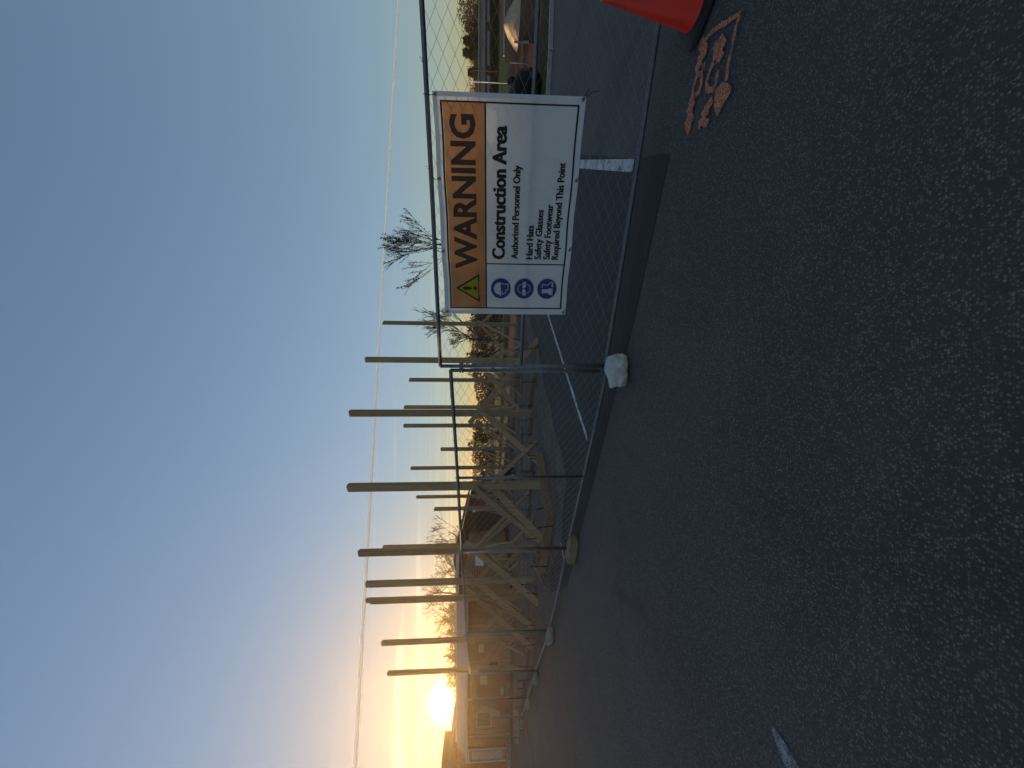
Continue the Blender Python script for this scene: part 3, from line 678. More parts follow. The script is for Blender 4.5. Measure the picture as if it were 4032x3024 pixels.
post('e1', 9.9, 7.5, topz(*zz(2, 882, 960), 9.9, 7.5), 'short rear post at the right end of the dark gabled building', 'a')
post('e2', 9.9, 5.28, topz(*zz(3, 384, 352), 9.9, 5.28), 'thin tall rear post close against the broad post by the small treetop', 'a')

stakes = []
SHORT = {'near': 'the near corner post', 'r1': 'the post with long crossed braces', 'r2': 'the tall post by the joined fence posts', 'r3': 'the post by the banner', 'l1': 'the broad post behind the fence upright',
         'l2': 'the post left of the notice', 'l3': 'the post with the longer ply', 'l4': 'the post before the metal roof', 'l5': 'the post nearest the sun', 'b1': 'the first rear post from the banner', 'b2': 'the second rear post from the banner',
         'b3': 'the third rear post from the banner', 'b4': 'the shortest rear post', 'b5': 'the fifth rear post from the banner', 'b6': 'the sixth rear post from the banner', 'e1': 'the short rear post by the gable', 'e2': 'the thin rear post by the treetop'}
feet = {}
def brace(key, hz, foot_p, w=.135, over=.22, stake=True, side=1):
    root, p = POSTS[key]; f = Vector((foot_p.x, foot_p.y, .03)); t = Vector((p.x, p.y, hz)); d_ = (t - f).normalized()
    hor = Vector((d_.x, d_.y, 0)).normalized(); sd = Vector((-hor.y, hor.x, 0)) * (.115 * side)
    o = MB().beam(f + sd - d_ * .05, t + sd + d_ * over, w, .036); ob = mesh_obj('brace', o.v, o.f, M['brace'], root); bevel(ob, .003, 1)
    # grain runs along the board: keep its own axes
    k_ = feet[key] = feet.get(key, 0) + 1
    if stake: stakes.append((f + sd * 1.32 + hor * .22, 'steel stake at the %s brace foot of %s' % (('first', 'second', 'third', 'fourth', 'fifth')[k_ - 1], SHORT[key])))
def shift(ob): pass
G = lambda px, py: gr(px, py)
brace('r1', 1.72, G(2119, 1334), .14, .35)
brace('r1', 1.62, G(2128, 1836), .135, .06, side=-1)
brace('near', 1.30, G(2166, 2146), .15, .05)
brace('near', 1.65, G(2128, 2120), .13, .05, side=-1)
brace('near', 1.25, G(2116, 1752), .115, .05)
brace('l1', 1.75, G(2128, 2380), .16, .32)
brace('l1', 1.55, G(2075, 2288), .13, .05, side=-1)
brace('l2', 1.80, G(2106, 2480), .16, .40)
brace('l2', 1.50, G(2062, 2395), .11, .05, side=-1)
brace('l3', 1.78, G(2098, 2558), .15, .38)
brace('l4', 1.75, G(2070, 2313), .13, .25, side=-1)
brace('l4', 1.62, G(2062, 2404), .10, .05)
brace('l5', 1.70, G(2037, 2548), .12, .3)
brace('l5', 1.65, G(2050, 2490), .11, .1, side=-1)
brace('r2', 1.75, G(2072, 1640), .14, .30)
brace('r2', 1.65, G(2064, 1350), .12, .05, side=-1)
brace('r3', 1.75, site(1.9, 9.1), .12, .1)
brace('r3', 1.75, site(.1, 7.4), .12, .1, side=-1)
brace('r3', 1.7, site(-1.6, 9.6), .11, .1)
for key in ('b1', 'b2', 'b3', 'b4', 'b5', 'b6'):
    root, p = POSTS[key]; s = rng.choice((-1, 1))
    brace(key, rng.uniform(1.6, 1.85), p + DA * (1.7 * s) + DB * .1, .10, rng.uniform(.05, .25))
    brace(key, rng.uniform(1.6, 1.85), p - DA * (1.55 * s) - DB * .15, .10, rng.uniform(.05, .25), side=-1)
    if rng.random() < .6: brace(key, 1.7, p - DB * 1.7 + DA * .2, .09, .1)
for key in ('e1', 'e2'):
    root, p = POSTS[key]; brace(key, 1.8, p - DA * 1.6 - DB * .8, .11, .2); brace(key, 1.7, p + DB * 1.5, .10, .1, side=-1)

for key, f_, h_, sd_ in (('l1', site(2.4, 1.9), 1.7, 1), ('l2', site(4.1, 2.0), 1.75, -1), ('l3', site(5.0, 1.8), 1.6, 1), ('l3', site(6.5, .2), 1.55, -1), ('l4', site(7.3, 2.0), 1.7, 1), ('l5', site(9.6, 1.9), 1.65, 1), ('r1', site(1.8, 2.7), 1.6, 1), ('r2', site(1.7, 6.1), 1.6, 1), ('near', site(1.3, 1.5), 1.5, 1)):
    brace(key, h_, f_, .10, .12, side=sd_)
for key, dx in (('e1', -1.5), ('e2', 1.6), ('b6', 1.4)):
    root, p = POSTS[key]; brace(key, 1.6, p + DB * dx * .6 - DA * abs(dx) * .7, .09, .1)

# form boards staked on edge round the frame
def form_board(p, q, h, label, z0=.03):
    d_ = (q - p); L = d_.length; root_c = (p + q) / 2
    mb = MB().box((0, 0, h / 2), (L, .038, h)); o = mesh_obj('form_board', mb.v, mb.f, M['form']); o.location = (root_c.x, root_c.y, z0); o.rotation_euler = (0, rng.uniform(-.004, .004), math.atan2(d_.y, d_.x)); bevel(o, .003, 1)
    tag(o, label, 'board', 'boards staked round the frame')
    for k in (.14, .86):
        slab = 'steel stake at the %s end of the %s' % ('first' if k < .5 else 'other', ' '.join(label.split()[:8]))
        c = p.lerp(q, k) + Vector((d_.y, -d_.x, 0)).normalized() * -.035; stakes.append((Vector((c.x, c.y, .03)), slab))
corner = gr(2192, 2034)
form_board(corner, gr(2140, 1776), .19, 'brown form board running right from the frame corner nearest the fence')
form_board(corner + DA * .05 + DB * .06, corner + DA * 2.0 + DB * .02, .19, 'brown form board running left from the frame corner nearest the fence')
form_board(gr(2118, 1480), gr(2095, 1612), .13, 'reddish board on edge right of the tall post with long crossed braces')
form_board(gr(2108, 1636), gr(2092, 1718), .13, 'short reddish board on edge left of the tall post with long crossed braces')
form_board(site(3.0, -.75), site(4.9, -.95), .12, 'pale board lying behind the fence before the post with the brace stub')
form_board(site(4.7, -1.25), site(6.6, -1.3), .12, 'board on edge before the post with the longer ply')
form_board(site(7.2, -1.2), site(9.2, -1.1), .12, 'board on edge before the post second nearest the sun')
form_board(gr(2054, 1225), gr(2050, 1352), .12, 'light grey board on the ground beside the banner left edge')
form_board(gr(2056, 1478), gr(2048, 1522), .16, 'short light board on edge behind the joined fence posts')
form_board(site(1.2, 8.2), site(4.0, 8.3), .14, 'long pale board across the rear posts behind the joined fence posts')
form_board(site(4.6, 8.5), site(8.4, 8.6), .15, 'long pale board along the foot of the rear posts')
form_board(site(2.0, 4.6), site(4.6, 4.4), .10, 'board lying on the dirt in the middle of the frame')
form_board(site(6.4, -.55), site(8.6, -.5), .10, 'low board lying close before the post before the metal roof')
form_board(site(8.6, -.9), site(10.6, -1.0), .12, 'board on edge before the post nearest the sun')
form_board(site(1.0, 1.8), site(3.2, 1.6), .10, 'board lying inside the frame behind the near corner')
form_board(site(5.5, 3.4), site(8.0, 3.7), .10, 'board lying on the dirt before the gabled building')

st = None
for k, (p, slab) in enumerate(stakes):
    if st is None:
        m_ = MB().tube([(0, 0, -.05), (.004, .002, .2), (0, 0, .42)], .011, 6); st = mesh_obj('steel_stake', m_.v, m_.f, M['rebar']); o = st
    else:
        o = st.copy(); COL.objects.link(o)
    o.location = (p.x, p.y, p.z - .03); o.rotation_euler = (rng.uniform(-.12, .12), rng.uniform(-.12, .12), rng.uniform(0, 3)); o.scale = (1, 1, rng.uniform(.75, 1.1))
    tag(o, slab, 'stake', 'steel stakes of the frame')

for key, a_, b_ in (('e3', 9.9, 2.9), ('e4', 9.9, 1.2)):
    post(key, a_, b_, 2.0 if key == 'e3' else 2.3, {'e3': 'short cut post inside the far left end of the frame', 'e4': 'short cut post next to the post nearest the sun'}[key], 'a')
    SHORT[key] = {'e3': 'the short cut post at the far left', 'e4': 'the short cut post near the sun'}[key]
    root, p = POSTS[key]
    for dA, dB in ((-1.7, .2), (-.6, 1.5), (-.9, -1.2)): brace(key, rng.uniform(1.5, 1.75), p + DA * dA + DB * dB, .09, .1, stake=False, side=rng.choice((-1, 1)))
for key in ('b2', 'b3', 'b4', 'b5', 'b6', 'e1', 'e2'):
    root, p = POSTS[key]; brace(key, rng.uniform(1.3, 1.8), p - DB * rng.uniform(1.2, 1.9) + DA * rng.uniform(-1.2, 1.2), .085, .12, stake=False, side=rng.choice((-1, 1)))

# loose planks dropped on the dirt
for k in range(14):
    a, b = rng.uniform(.3, 9.5), rng.uniform(-1.2, 7.5); p = site(a, b); L = rng.uniform(.7, 1.9); mb = MB().box((0, 0, 0), (L, .09, .036)); o = mesh_obj('loose_plank', mb.v, mb.f, M['form' if k % 2 else 'block_wood']); o.location = (p.x, p.y, .085); o.rotation_euler = (0, rng.uniform(-.03, .03), rng.uniform(0, 3.14)); bevel(o, .003, 1)
    tag(o, 'loose plank lying flat on the packed dirt inside the frame', 'plank', 'loose planks on the dirt')

# small black wheeled machine by the rear posts
def machine():
    p = gr(2030, 1855); root = tag(empty('wheeled_machine', (p.x, p.y, 0), .3), 'small black wheeled machine behind the braces right of the near corner post', 'machine')
    def prt(name, mb, mat, sm=False): return mesh_obj(name, mb.v, mb.f, mat, root, sm, world=False)
    bevel(prt('engine', MB().box((0, 0, .42), (.42, .34, .26)).box((.03, 0, .60), (.26, .22, .12)), M['black']), .03, 3)
    prt('deck', MB().box((0, 0, .24), (.55, .42, .10)), M['rebar'])
    for sx in (-.26, .26):
        for sy in (-.23, .23):
            ring = [(sx + .14 * math.cos(a), sy, .16 + .14 * math.sin(a)) for a in [2 * math.pi * q / 18 for q in range(19)]]
            w = prt('wheel', MB().tube(ring, .035, 8, False), M['black'], True); m2 = MB().tube([(sx, sy - .02, .16), (sx, sy + .02, .16)], .10, 14); mesh_obj('rim', m2.v, m2.f, M['white'] if sy < 0 else M['rebar'], w, world=False)
    prt('handle', MB().tube([(-.26, .18, .28), (-.55, .18, .75), (-.62, .18, .85), (-.62, -.18, .85), (-.55, -.18, .75), (-.26, -.18, .28)], .014, 6), M['rebar'], True)
    prt('tag_plate', MB().box((.0, -.176, .46), (.05, .008, .12)), M['white'])
machine()

# ------------------------------------------------------------------ buildings
def building_metal():
    Y = 21.5; x0 = aty(1838, 2372, Y).x; x1 = aty(1830, 2992, Y).x; xl, xr = x1, x0
    ez = aty(1836, 2680, Y).z; rz = aty(1798, 2680, Y + 1.1).z; base = -.03
    root = tag(empty('brick_building', ((xl + xr) / 2, Y, 0)), 'brown brick building with pale corrugated metal canopy under the sun', 'building')
    P = lambda name, mb, mat, sm=False, par=None: mesh_obj(name, mb.v, mb.f, mat, par or root, sm)
    P('wall', MB().box(((xl + xr) / 2, Y + .9 + 4, (ez + .2 + base) / 2), (xr - xl + 1.5, 8.0, ez + .2 - base)), M['brick'])
    # corrugated roof sheet: ribs run down the slope
    v, f = [], []; n = int((xr - xl) / .029)
    for i in range(n + 1):
        x = xl + (xr - xl) * i / n; rib = .018 if i % 4 in (0, 1) else 0.0
        hip = max(0, .75 - (x - xl)) if x < xl + .75 else 0
        v += [(x, Y - .05, ez + rib), (x, Y + 1.15, rz + rib)]
    for i in range(n): f.append((2 * i, 2 * i + 2, 2 * i + 3, 2 * i + 1))
    mesh_obj('roof_sheet', v, f, M['roofmetal'], root)
    P('gutter', MB().box(((xl + xr) / 2, Y - .09, ez - .03), (xr - xl + .1, .09, .09)), M['fascia'])
    P('soffit', MB().box(((xl + xr) / 2, Y + .45, ez - .06), (xr - xl, .9, .04)), M['door'])
    P('ridge_cap', MB().box(((xl + xr) / 2, Y + 1.17, rz + .02), (xr - xl, .12, .05)), M['fascia'])
    # the main roof climbs behind towards the far left
    pr = [aty(1797, 2740, Y + 3), aty(1765, 2990, Y + 3), aty(1765, 3060, Y + 3)]
    zl = pr[1].z; roof = MB(); xa, xb = pr[0].x, pr[1].x
    roof.add([(xa, Y + 1.2, rz + .03), (xa, Y + 6, rz + .03), (xb, Y + 1.2, rz + .06), (xb, Y + 6, rz + .06), (xb, Y + 1.2, zl), (xb, Y + 6, zl), (xb - 5, Y + 1.2, zl + .1), (xb - 5, Y + 6, zl + .1), (xb - 5, Y + 1.2, rz), (xb - 5, Y + 6, rz)],
             [(0, 2, 4), (1, 5, 3), (0, 4, 5, 1), (2, 8, 6, 4), (4, 6, 7, 5), (3, 5, 7, 9), (6, 8, 9, 7)])
    rf = P('roof', roof, M['shingle'])
    ch0 = aty(1741, 2995, Y + 2.0); ch1 = aty(1741, 3060, Y + 2.0)
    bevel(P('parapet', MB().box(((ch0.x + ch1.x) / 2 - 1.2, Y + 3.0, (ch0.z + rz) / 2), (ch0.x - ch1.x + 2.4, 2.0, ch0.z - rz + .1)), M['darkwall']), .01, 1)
    P('side_wing', MB().box((xl - 5.2, Y + 4.6, (rz + base) / 2), (9.0, 6.4, rz - base)), M['brick'])
    # openings, boxes and conduits on the front wall
    wy = Y + .9
    def onwall(px, py, w, h, t, name, mat, par=None):
        q = aty(px, py, wy); return bevel(P(name, MB().box((q.x, wy - t / 2 - .001, q.z), (w, t, h)), mat, par=par), .006, 1)
    lv = aty(1916, 2968, wy); dr = P('door', MB().box((lv.x, wy - .03, lv.z - .05), (.62, .06, 2.0)), M['door'])
    sl_ = MB()
    for k in range(24): sl_.box((lv.x, wy - .075, lv.z - .85 + k * .072), (.46, .03, .045))
    P('louvre', sl_, M['fascia'], par=dr)
    P('door_frame', MB().box((lv.x - .36, wy - .05, lv.z - .05), (.08, .1, 2.1)).box((lv.x + .36, wy - .05, lv.z - .05), (.08, .1, 2.1)).box((lv.x, wy - .05, lv.z + 1.04), (.80, .1, .08)), M['fascia'], par=dr)
    for (px, py, w, h) in ((1895, 2548, .42, .28), (1905, 2672, .5, .42), (1976, 2716, .45, .18), (1895, 2790, .24, .2)): onwall(px, py, w, h, .14, 'wall_box', M['fascia'])
    for (px, py, w, h) in ((1900, 2440, .05, 1.5), (1930, 2600, .05, 1.6), (1940, 2745, .05, 1.7), (1950, 2870, .05, 1.7)): onwall(px, py, w, h, .05, 'conduit', M['door'])
    for (px, py) in ((1905, 2830), (1935, 2620)):
        q = aty(px, py, wy); w_ = P('window', MB().box((q.x, wy - .02, q.z), (.9, .05, .9)), M['fascia']); P('pane', MB().box((q.x, wy - .05, q.z), (.78, .02, .78)), M['glass'], par=w_)
    P('step', MB().box((aty(2030, 2960, Y).x, Y + .2, .09), (1.4, .9, .24)), M['concrete'])
    for py in (2470, 2610, 2760, 2905):
        q = aty(1836, py, Y); P('canopy_post', MB().box((q.x, Y + .1, (ez - .08) / 2), (.09, .09, ez - .08)), M['brace'])
    return wy, root
WY, _b = building_metal()

def building_gable():
    Y = 30.0; pk = aty(1790, 2200, Y); lo = aty(1846, 1966, Y); base = -.03
    root = tag(empty('gabled_building', (pk.x, Y, 0)), 'dark brown gabled building behind the timber frame', 'building')
    P = lambda name, mb, mat, par=None: mesh_obj(name, mb.v, mb.f, mat, par or root)
    xl = 2 * pk.x - lo.x
    w = MB().add([(lo.x - .3, Y, base), (xl, Y, base), (xl, Y, lo.z - .1), (pk.x, Y, pk.z - .15), (lo.x - .3, Y, lo.z - .05), (lo.x - .3, Y + 4, base), (xl, Y + 4, base), (xl, Y + 4, lo.z - .1), (pk.x, Y + 4, pk.z - .15), (lo.x - .3, Y + 4, lo.z - .05)],
                 [(0, 1, 2, 3, 4), (5, 9, 8, 7, 6), (0, 4, 9, 5), (1, 6, 7, 2)])
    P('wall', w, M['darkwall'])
    dy = Vector((0, 4.6, 0))
    for s, e in ((Vector((lo.x, Y - .3, lo.z)), Vector((pk.x, Y - .3, pk.z))), (Vector((xl - .3, Y - .3, lo.z - .05)), Vector((pk.x, Y - .3, pk.z)))):
        u = Vector((0, 0, .10)); P('roof', MB().add([s, e, e + dy, s + dy, s + u, e + u, e + u + dy, s + u + dy], [(0, 1, 2, 3), (4, 7, 6, 5), (0, 4, 5, 1), (1, 5, 6, 2), (2, 6, 7, 3), (3, 7, 4, 0)]), M['shingle'])
    v1 = aty(1868, 2006, Y); vent = P('wall_vent', MB().box((v1.x, Y - .05, v1.z), (.35, .1, .25)).box((v1.x + .1, Y - .08, v1.z - .25), (.12, .12, .2)), M['white'])
    for px, py in ((1880, 2110), (1880, 2330)):
        q = aty(px, py, Y); P('post_trim', MB().box((q.x, Y - .06, q.z - .6), (.14, .12, 2.4)), M['form'])
    # lower wing with a pale fascia to the left
    f0 = aty(1794, 2222, Y - 1.5); f1 = aty(1803, 2420, Y - 1.5); z = f0.z
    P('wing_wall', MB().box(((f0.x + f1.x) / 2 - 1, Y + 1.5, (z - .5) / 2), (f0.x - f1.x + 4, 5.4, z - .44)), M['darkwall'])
    P('fascia', MB().box(((f0.x + f1.x) / 2 - 1, Y - 1.5, z - .14), (f0.x - f1.x + 4, .10, .24)), M['fascia'])
    P('wing_roof', MB().box(((f0.x + f1.x) / 2 - 1, Y + 1.4, z - .02), (f0.x - f1.x + 4, 5.7, .05)), M['shingle'])
    P('beam', MB().box(((f0.x + f1.x) / 2 - 1, Y - 1.42, z - .62), (f0.x - f1.x + 4, .16, .22)), M['form'])
building_gable()
# white notice sheet fixed to a stake by the broad post
q = aty(1888, 2206, 12.6); nt = tag(empty('notice_board', (q.x, 12.6, 0)), 'blank white notice sheet behind the fence left of the broad post', 'notice')
mesh_obj('sheet', *(lambda m: (m.v, m.f))(MB().box((q.x, 12.57, q.z), (.33, .01, .27))), M['white'], nt)
mesh_obj('stake', *(lambda m: (m.v, m.f))(MB().box((q.x + .02, 12.6, (q.z + .1) / 2), (.045, .04, q.z + .1))), M['brace'], nt)
# clutter along the wall of the metal-roofed building
def clutter(px, py, size, mat, label, cat, name, y=None, tilt=0):
    p = gr(px, py); y = y or WY - .5; x = p.x * y / p.y; mb = MB().box((0, 0, size[2] / 2), size); o = mesh_obj(name, mb.v, mb.f, mat); o.location = (x, y, .006); o.rotation_euler = (tilt, 0, rng.uniform(-.2, .2)); bevel(o, .01, 2); return tag(o, label, cat)
clutter(2010, 2842, (.34, .3, .30), M['door'], 'small pale box by the wall near the louvred door', 'box', 'storage_box')
clutter(2010, 2820, (.5, .35, .55), M['door'], 'taller pale box by the wall near the louvred door', 'box', 'storage_box')
clutter(2010, 2700, (1.1, .4, .22), M['box'], 'low brown crate along the wall of the metal roofed building', 'crate', 'low_crate')
clutter(2010, 2560, (.5, .45, .7), M['box'], 'upright brown carton left of the post with the longer ply', 'carton', 'carton')
for k, (py, lab) in enumerate(((2800, 'pale long board leaning on the wall left of the pale boxes'), (2812, 'second pale board leaning on the wall beside the pale boxes'))):
    p = aty(1960, py, WY - .3); o = MB().beam((p.x - .1, WY - .55, .02), (p.x + .15, WY - .05, 1.7), .14, .03); tag(mesh_obj('leaning_board', o.v, o.f, M['fascia']), lab, 'board')
# low timber edging at the end of the fence
tag(MB().beam(gr(2040, 2790) + Vector((0, 0, .1)), gr(2042, 2925) + Vector((0, 0, .1)), .2, .16).build('edging_beam', M['concrete']), 'pale low edging beam at the far end of the fence', 'edging')

# ------------------------------------------------------------------ right background: sand bay, hedge, grey building, poles
def heap(name, c, rx, ry, h, mat, label, cat, seed, rot=0):
    v, f = [], []; n, m = 36, 12
    for i in range(m + 1):
        t = i / m
        for k in range(n):
            a = 2 * math.pi * k / n; r = t * (1 + .12 * mnoise.noise(Vector((math.cos(a) * 1.3, math.sin(a) * 1.3, seed))))
            x, y = rx * r * math.cos(a), ry * r * math.sin(a); z = h * (1 - t ** 1.6) * (1 + .15 * mnoise.noise(Vector((x * 2, y * 2, seed)))) if i < m else -.02
            v.append((x, y, z))
    for i in range(m):
        for k in range(n): f.append((i * n + k, i * n + (k + 1) % n, (i + 1) * n + (k + 1) % n, (i + 1) * n + k))
    o = mesh_obj(name, v, f, mat, None, True); o.location = c; o.rotation_euler = (0, 0, rot); return tag(o, label, cat)
heap('sand_heap', (16.98, 18.1, -.01), .80, 1.25, .68, M['sand'], 'pale tan sand heap in the bay seen through the fence', 'sand heap', 1.0)
tag(MB().beam((16.3, 19.5, .28), (21, 18.9, .28), .58, .09).build('bay_back_board', M['form']), 'long brown back board behind the sand heap', 'board')
tag(MB().beam((16.6, 19.46, .60), (21, 18.86, .60), .05, .12).build('bay_capping', M['fascia']), 'thin white capping strip above the sand heap', 'capping')
tag(MB().beam((15.68, 17.6, .10), (10.05, 11.25, .10), .24, .07).build('bay_divider', M['dark']), 'dark low divider board running from the sand heap towards the road', 'board')
for k in range(22):
    r_ = rng.uniform(.12, .28); x = 17.9 + rng.uniform(-.15, 2.0); y = 17.6 + rng.uniform(-1.0, 1.0)
    bm = bmesh.new(); bmesh.ops.create_icosphere(bm, subdivisions=2, radius=r_)
    for v in bm.verts: v.co *= 1 + .35 * mnoise.noise(v.co * 6 + Vector((k * 3.1, 0, 0)))
    me = bpy.data.meshes.new('heap_rock'); bm.to_mesh(me); bm.free(); me.materials.append(M['stone']); o = bpy.data.objects.new('heap_rock', me); COL.objects.link(o)
    o.location = (x, y, r_ * .6 + (.35 if k % 3 == 0 else 0)); tag(o, 'grey rock in the rock heap right of the sand heap', 'rock', 'rocks heaped beside the sand')
def bag(c, r, seed, sz=1.0):
    bm = bmesh.new(); bmesh.ops.create_icosphere(bm, subdivisions=4, radius=1)
    for v in bm.verts:
        n = v.co.normalized(); v.co = n * r * (1 + .10 * mnoise.fractal(n * 2.3 + Vector((seed, 0, 0)), 1, 2, 4)); v.co.z *= sz
        if v.co.z < -r * .75 * sz: v.co.z = -r * .75 * sz
    me = bpy.data.meshes.new('black_bundle'); bm.to_mesh(me); bm.free(); me.materials.append(M['bag']); me.polygons.foreach_set('use_smooth', [True] * len(me.polygons))
    o = bpy.data.objects.new('black_bundle', me); COL.objects.link(o); o.location = c; return o
b0 = aty(2078, 345, 10.4)
tag(bag((b0.x, 10.4, .34), .42, 1.0), 'large rounded black bundle beyond the right edge of the banner', 'bundle')
b1 = aty(2022, 352, 10.7); tag(bag((b1.x - .1, 10.75, .30), .38, 2.0, 1.35), 'black bundle with pale patch behind the larger one', 'bundle')
b2 = aty(2012, 328, 11.0); tag(bag((b2.x, 10.95, b2.z - .02), .13, 3.0), 'small round black bundle on top of the others', 'bundle')
def pole(px_t, py_t, px_b, py_b, r, mat, label, y=None):
    b = gr(px_b, py_b) if y is None else None
    y = y or b.y; t = aty(px_t, py_t, y); x = (b.x if b else t.x)
    o = MB().tube([(x, y, -.03), (t.x, y, t.z)], r, 8).build('pole', mat, smooth=True); return tag(o, label, 'pole')
pole(1843, 320, 2000, 328, .03, M['white'], 'thin white pole right of the banner before the hedge')
pole(1856, 275, 1960, 278, .045, M['rebar'], 'thin dark pole right of the white pole near the grey building', 46)
pole(1840, 262, 1960, 262, .03, M['rebar'], 'faint thin dark mast before the small conifer', 60)
pole(2008, 246, 2100, 246, .02, M['wire'], 'low thin wire post on the red clay right of the black bundles', 14)

# leaf clouds ---------------------------------------------------------------
def leaf_cloud(n, fn, size, jitter=.5, rs=None):
    """n small two-triangle leaves at the points fn() gives"""
    P = np.array([fn() for _ in range(n)]); s = size * nprng.uniform(1 - jitter, 1 + jitter, n)
    a = nprng.normal(size=(n, 3)); a /= np.linalg.norm(a, axis=1)[:, None]; b = nprng.normal(size=(n, 3)); b -= a * (a * b).sum(1)[:, None]; b /= np.linalg.norm(b, axis=1)[:, None]
    V = np.stack([P - a * s[:, None] * .5, P + b * s[:, None] * .3, P + a * s[:, None] * .5, P - b * s[:, None] * .3], 1).reshape(-1, 3)
    Fq = (np.arange(n)[:, None] * 4 + np.arange(4)[None]).tolist(); return V.tolist(), Fq
def blob_fn(c, rx, ry, rz, lumps=9, seed=0):
    r = random.Random(seed); L = [(r.uniform(-.75, .75), r.uniform(-.75, .75), r.uniform(-.5, .8), r.uniform(.25, .5)) for _ in range(lumps)]
    def fn():
        l = r.choice(L); v = Vector((r.gauss(0, 1), r.gauss(0, 1), r.gauss(0, 1))).normalized() * (l[3] * r.uniform(.55, 1.08))
        return (c[0] + (l[0] + v.x) * rx, c[1] + (l[1] + v.y) * ry, max(.02, c[2] + (l[2] + v.z) * rz))
    return fn
def bush(px, py, y, w, h, mat, label, seed, n=1400, leaf=.16, stems=True, name='bush', cat='bush'):
    b = aty(px, py, y); root = tag(empty(name, (b.x, y, 0)), label, cat)
    v, f = leaf_cloud(n, blob_fn((b.x, y, h * .48), w / 2, w / 2 * .8, h * .5, 11, seed), leaf); mesh_obj('foliage', v, f, mat, root)
    r = random.Random(seed); mb = MB()
    for k in range(7): mb.tube([(b.x + r.uniform(-.2, .2) * w, y, -.03), (b.x + r.uniform(-.4, .4) * w, y + r.uniform(-.3, .3), h * .55), (b.x + r.uniform(-.5, .5) * w, y + r.uniform(-.4, .4), h * r.uniform(.8, 1.08))], [.05, .03, .008], 5, False)
    mb.build('stem', M['twig'], root); return root
def tree(x, y, h, seed, label, spread=.42, depth=6, trunk=.16, lift=.25, leaf=None, nleaf=0, lsize=.05, name='bare_tree', upward=.25, rmin=.006, splits=(2, 3), group=None):
    r = random.Random(seed); root = tag(empty(name, (x, y, 0)), label, 'tree', group); tb, cb = MB(), MB(); tips = []
    def grow(p, d_, L, rad, lev):
        n = 3; pts = [p]; q = p.copy(); dd = d_.copy()
        for k in range(n):
            dd = (dd + Vector((r.gauss(0, .13), r.gauss(0, .13), r.gauss(0, .06) + upward * .12))).normalized(); q = q + dd * (L / n); pts.append(q.copy())
        rs = [rad + (rad * .62 - rad) * i / n for i in range(n + 1)]
        (tb if lev <= 1 else cb).tube(pts, [max(x_, rmin) for x_ in rs], 8 if lev <= 1 else (4 if lev < 4 else 3), False)
        if lev >= 3: tips.extend(pts[1:])
        if lev >= depth: return
        for k in range(r.randint(*splits)):
            base = pts[-1] if k < 2 else pts[r.randint(1, n)]
            ax = Vector((r.gauss(0, 1), r.gauss(0, 1), r.gauss(0, .35))).normalized()
            nd = (dd * r.uniform(.75, 1.05) + ax * spread * r.uniform(.8, 1.9) + Vector((0, 0, upward * .3))).normalized()
            grow(base, nd, L * r.uniform(.66, .88), max(rad * r.uniform(.5, .66), rmin), lev + 1)
    L0 = h * lift; grow(Vector((x, y, -.05)), Vector((0, 0, 1)), L0, trunk, 0)
    zmax = max(v.z for v in cb.v); k = h / zmax
    for m in (tb, cb):
        for v in m.v: v.x = x + (v.x - x) * k; v.y = y + (v.y - y) * k; v.z *= k
    tb.build('trunk', M['bark'], root, True); cb.build('crown', M['twig'], root)
    if nleaf:
        T = [(x + (t.x - x) * k, y + (t.y - y) * k, t.z * k) for t in tips]
        def fn(): t = r.choice(T); return (t[0] + r.gauss(0, .02), t[1] + r.gauss(0, .02), t[2] + r.gauss(0, .02))
        v, f = leaf_cloud(nleaf, fn, lsize); mesh_obj('leaves', v, f, leaf or M['leafbud'], root)
    return root
def tree_px(pxtop, py, y, seed, label, **k):
    t = aty(pxtop, py, y); return tree(t.x, y, t.z, seed, label, **k)
# young budding tree behind the banner
tree_px(1481, 975, 12.5, 21, 'young budding tree rising behind the warning banner', spread=.21, depth=6, trunk=.04, lift=.20, nleaf=2200, lsize=.045, name='budding_tree', upward=.55, rmin=.0045, splits=(2, 3))
tree_px(1632, 1215, 30, 5, 'bare upswept tree just left of the budding tree', spread=.34, depth=6, trunk=.10, lift=.22, upward=.6, rmin=.010)
tree_px(1680, 1340, 32, 8, 'bare tree behind the tall post right of the joined fence posts', spread=.36, depth=6, trunk=.12, lift=.2, upward=.5, rmin=.011)
GT = 'bare trees behind the metal roofed building'
for px, py, y, seed, lab, sp_ in ((1650, 2245, 37, 31, 'bare spreading tree above the pale fascia between two tall posts', .46), (1664, 2352, 37.5, 32, 'bare tree behind the post with the longer ply', .46), (1712, 2440, 38, 33, 'broad bare tree above the right end of the metal roof', .48),
        (1745, 2545, 38, 34, 'low dense bare tree left of the post before the metal roof', .5), (1750, 2640, 38, 35, 'bare tree just right of the sun', .5), (1786, 2835, 37, 36, 'low bare tree just left of the sun', .5), (1688, 2110, 38, 37, 'slim bare treetop right of the broad tall post', .36)):
    tree_px(px, py, y, seed, lab, spread=sp_, depth=7, trunk=.16, lift=.22, rmin=.012, upward=.2, group=GT, nleaf=500, lsize=.08, splits=(2, 2) if seed == 37 else (2, 4) if seed in (33, 34, 35) else (2, 3))
bush(1900, 1290, 36, 4.5, 3.2, M['bushbrown'], 'brown bare brush behind the post by the banner edge', 3, 2600, .16)
bush(1880, 1350, 40, 5.5, 3.0, M['bushbrown'], 'wide brown brush behind the fence right of the joined posts', 4, 3000, .16)
bush(1860, 1425, 34, 2.6, 3.4, M['hedge'], 'dark leafy shrub behind the tall post at the joined fence posts', 6, 1500, .15)
bush(1895, 1245, 33, 2.2, 2.6, M['hedge'], 'dark shrub peeking at the left edge of the banner', 7, 1300, .14)
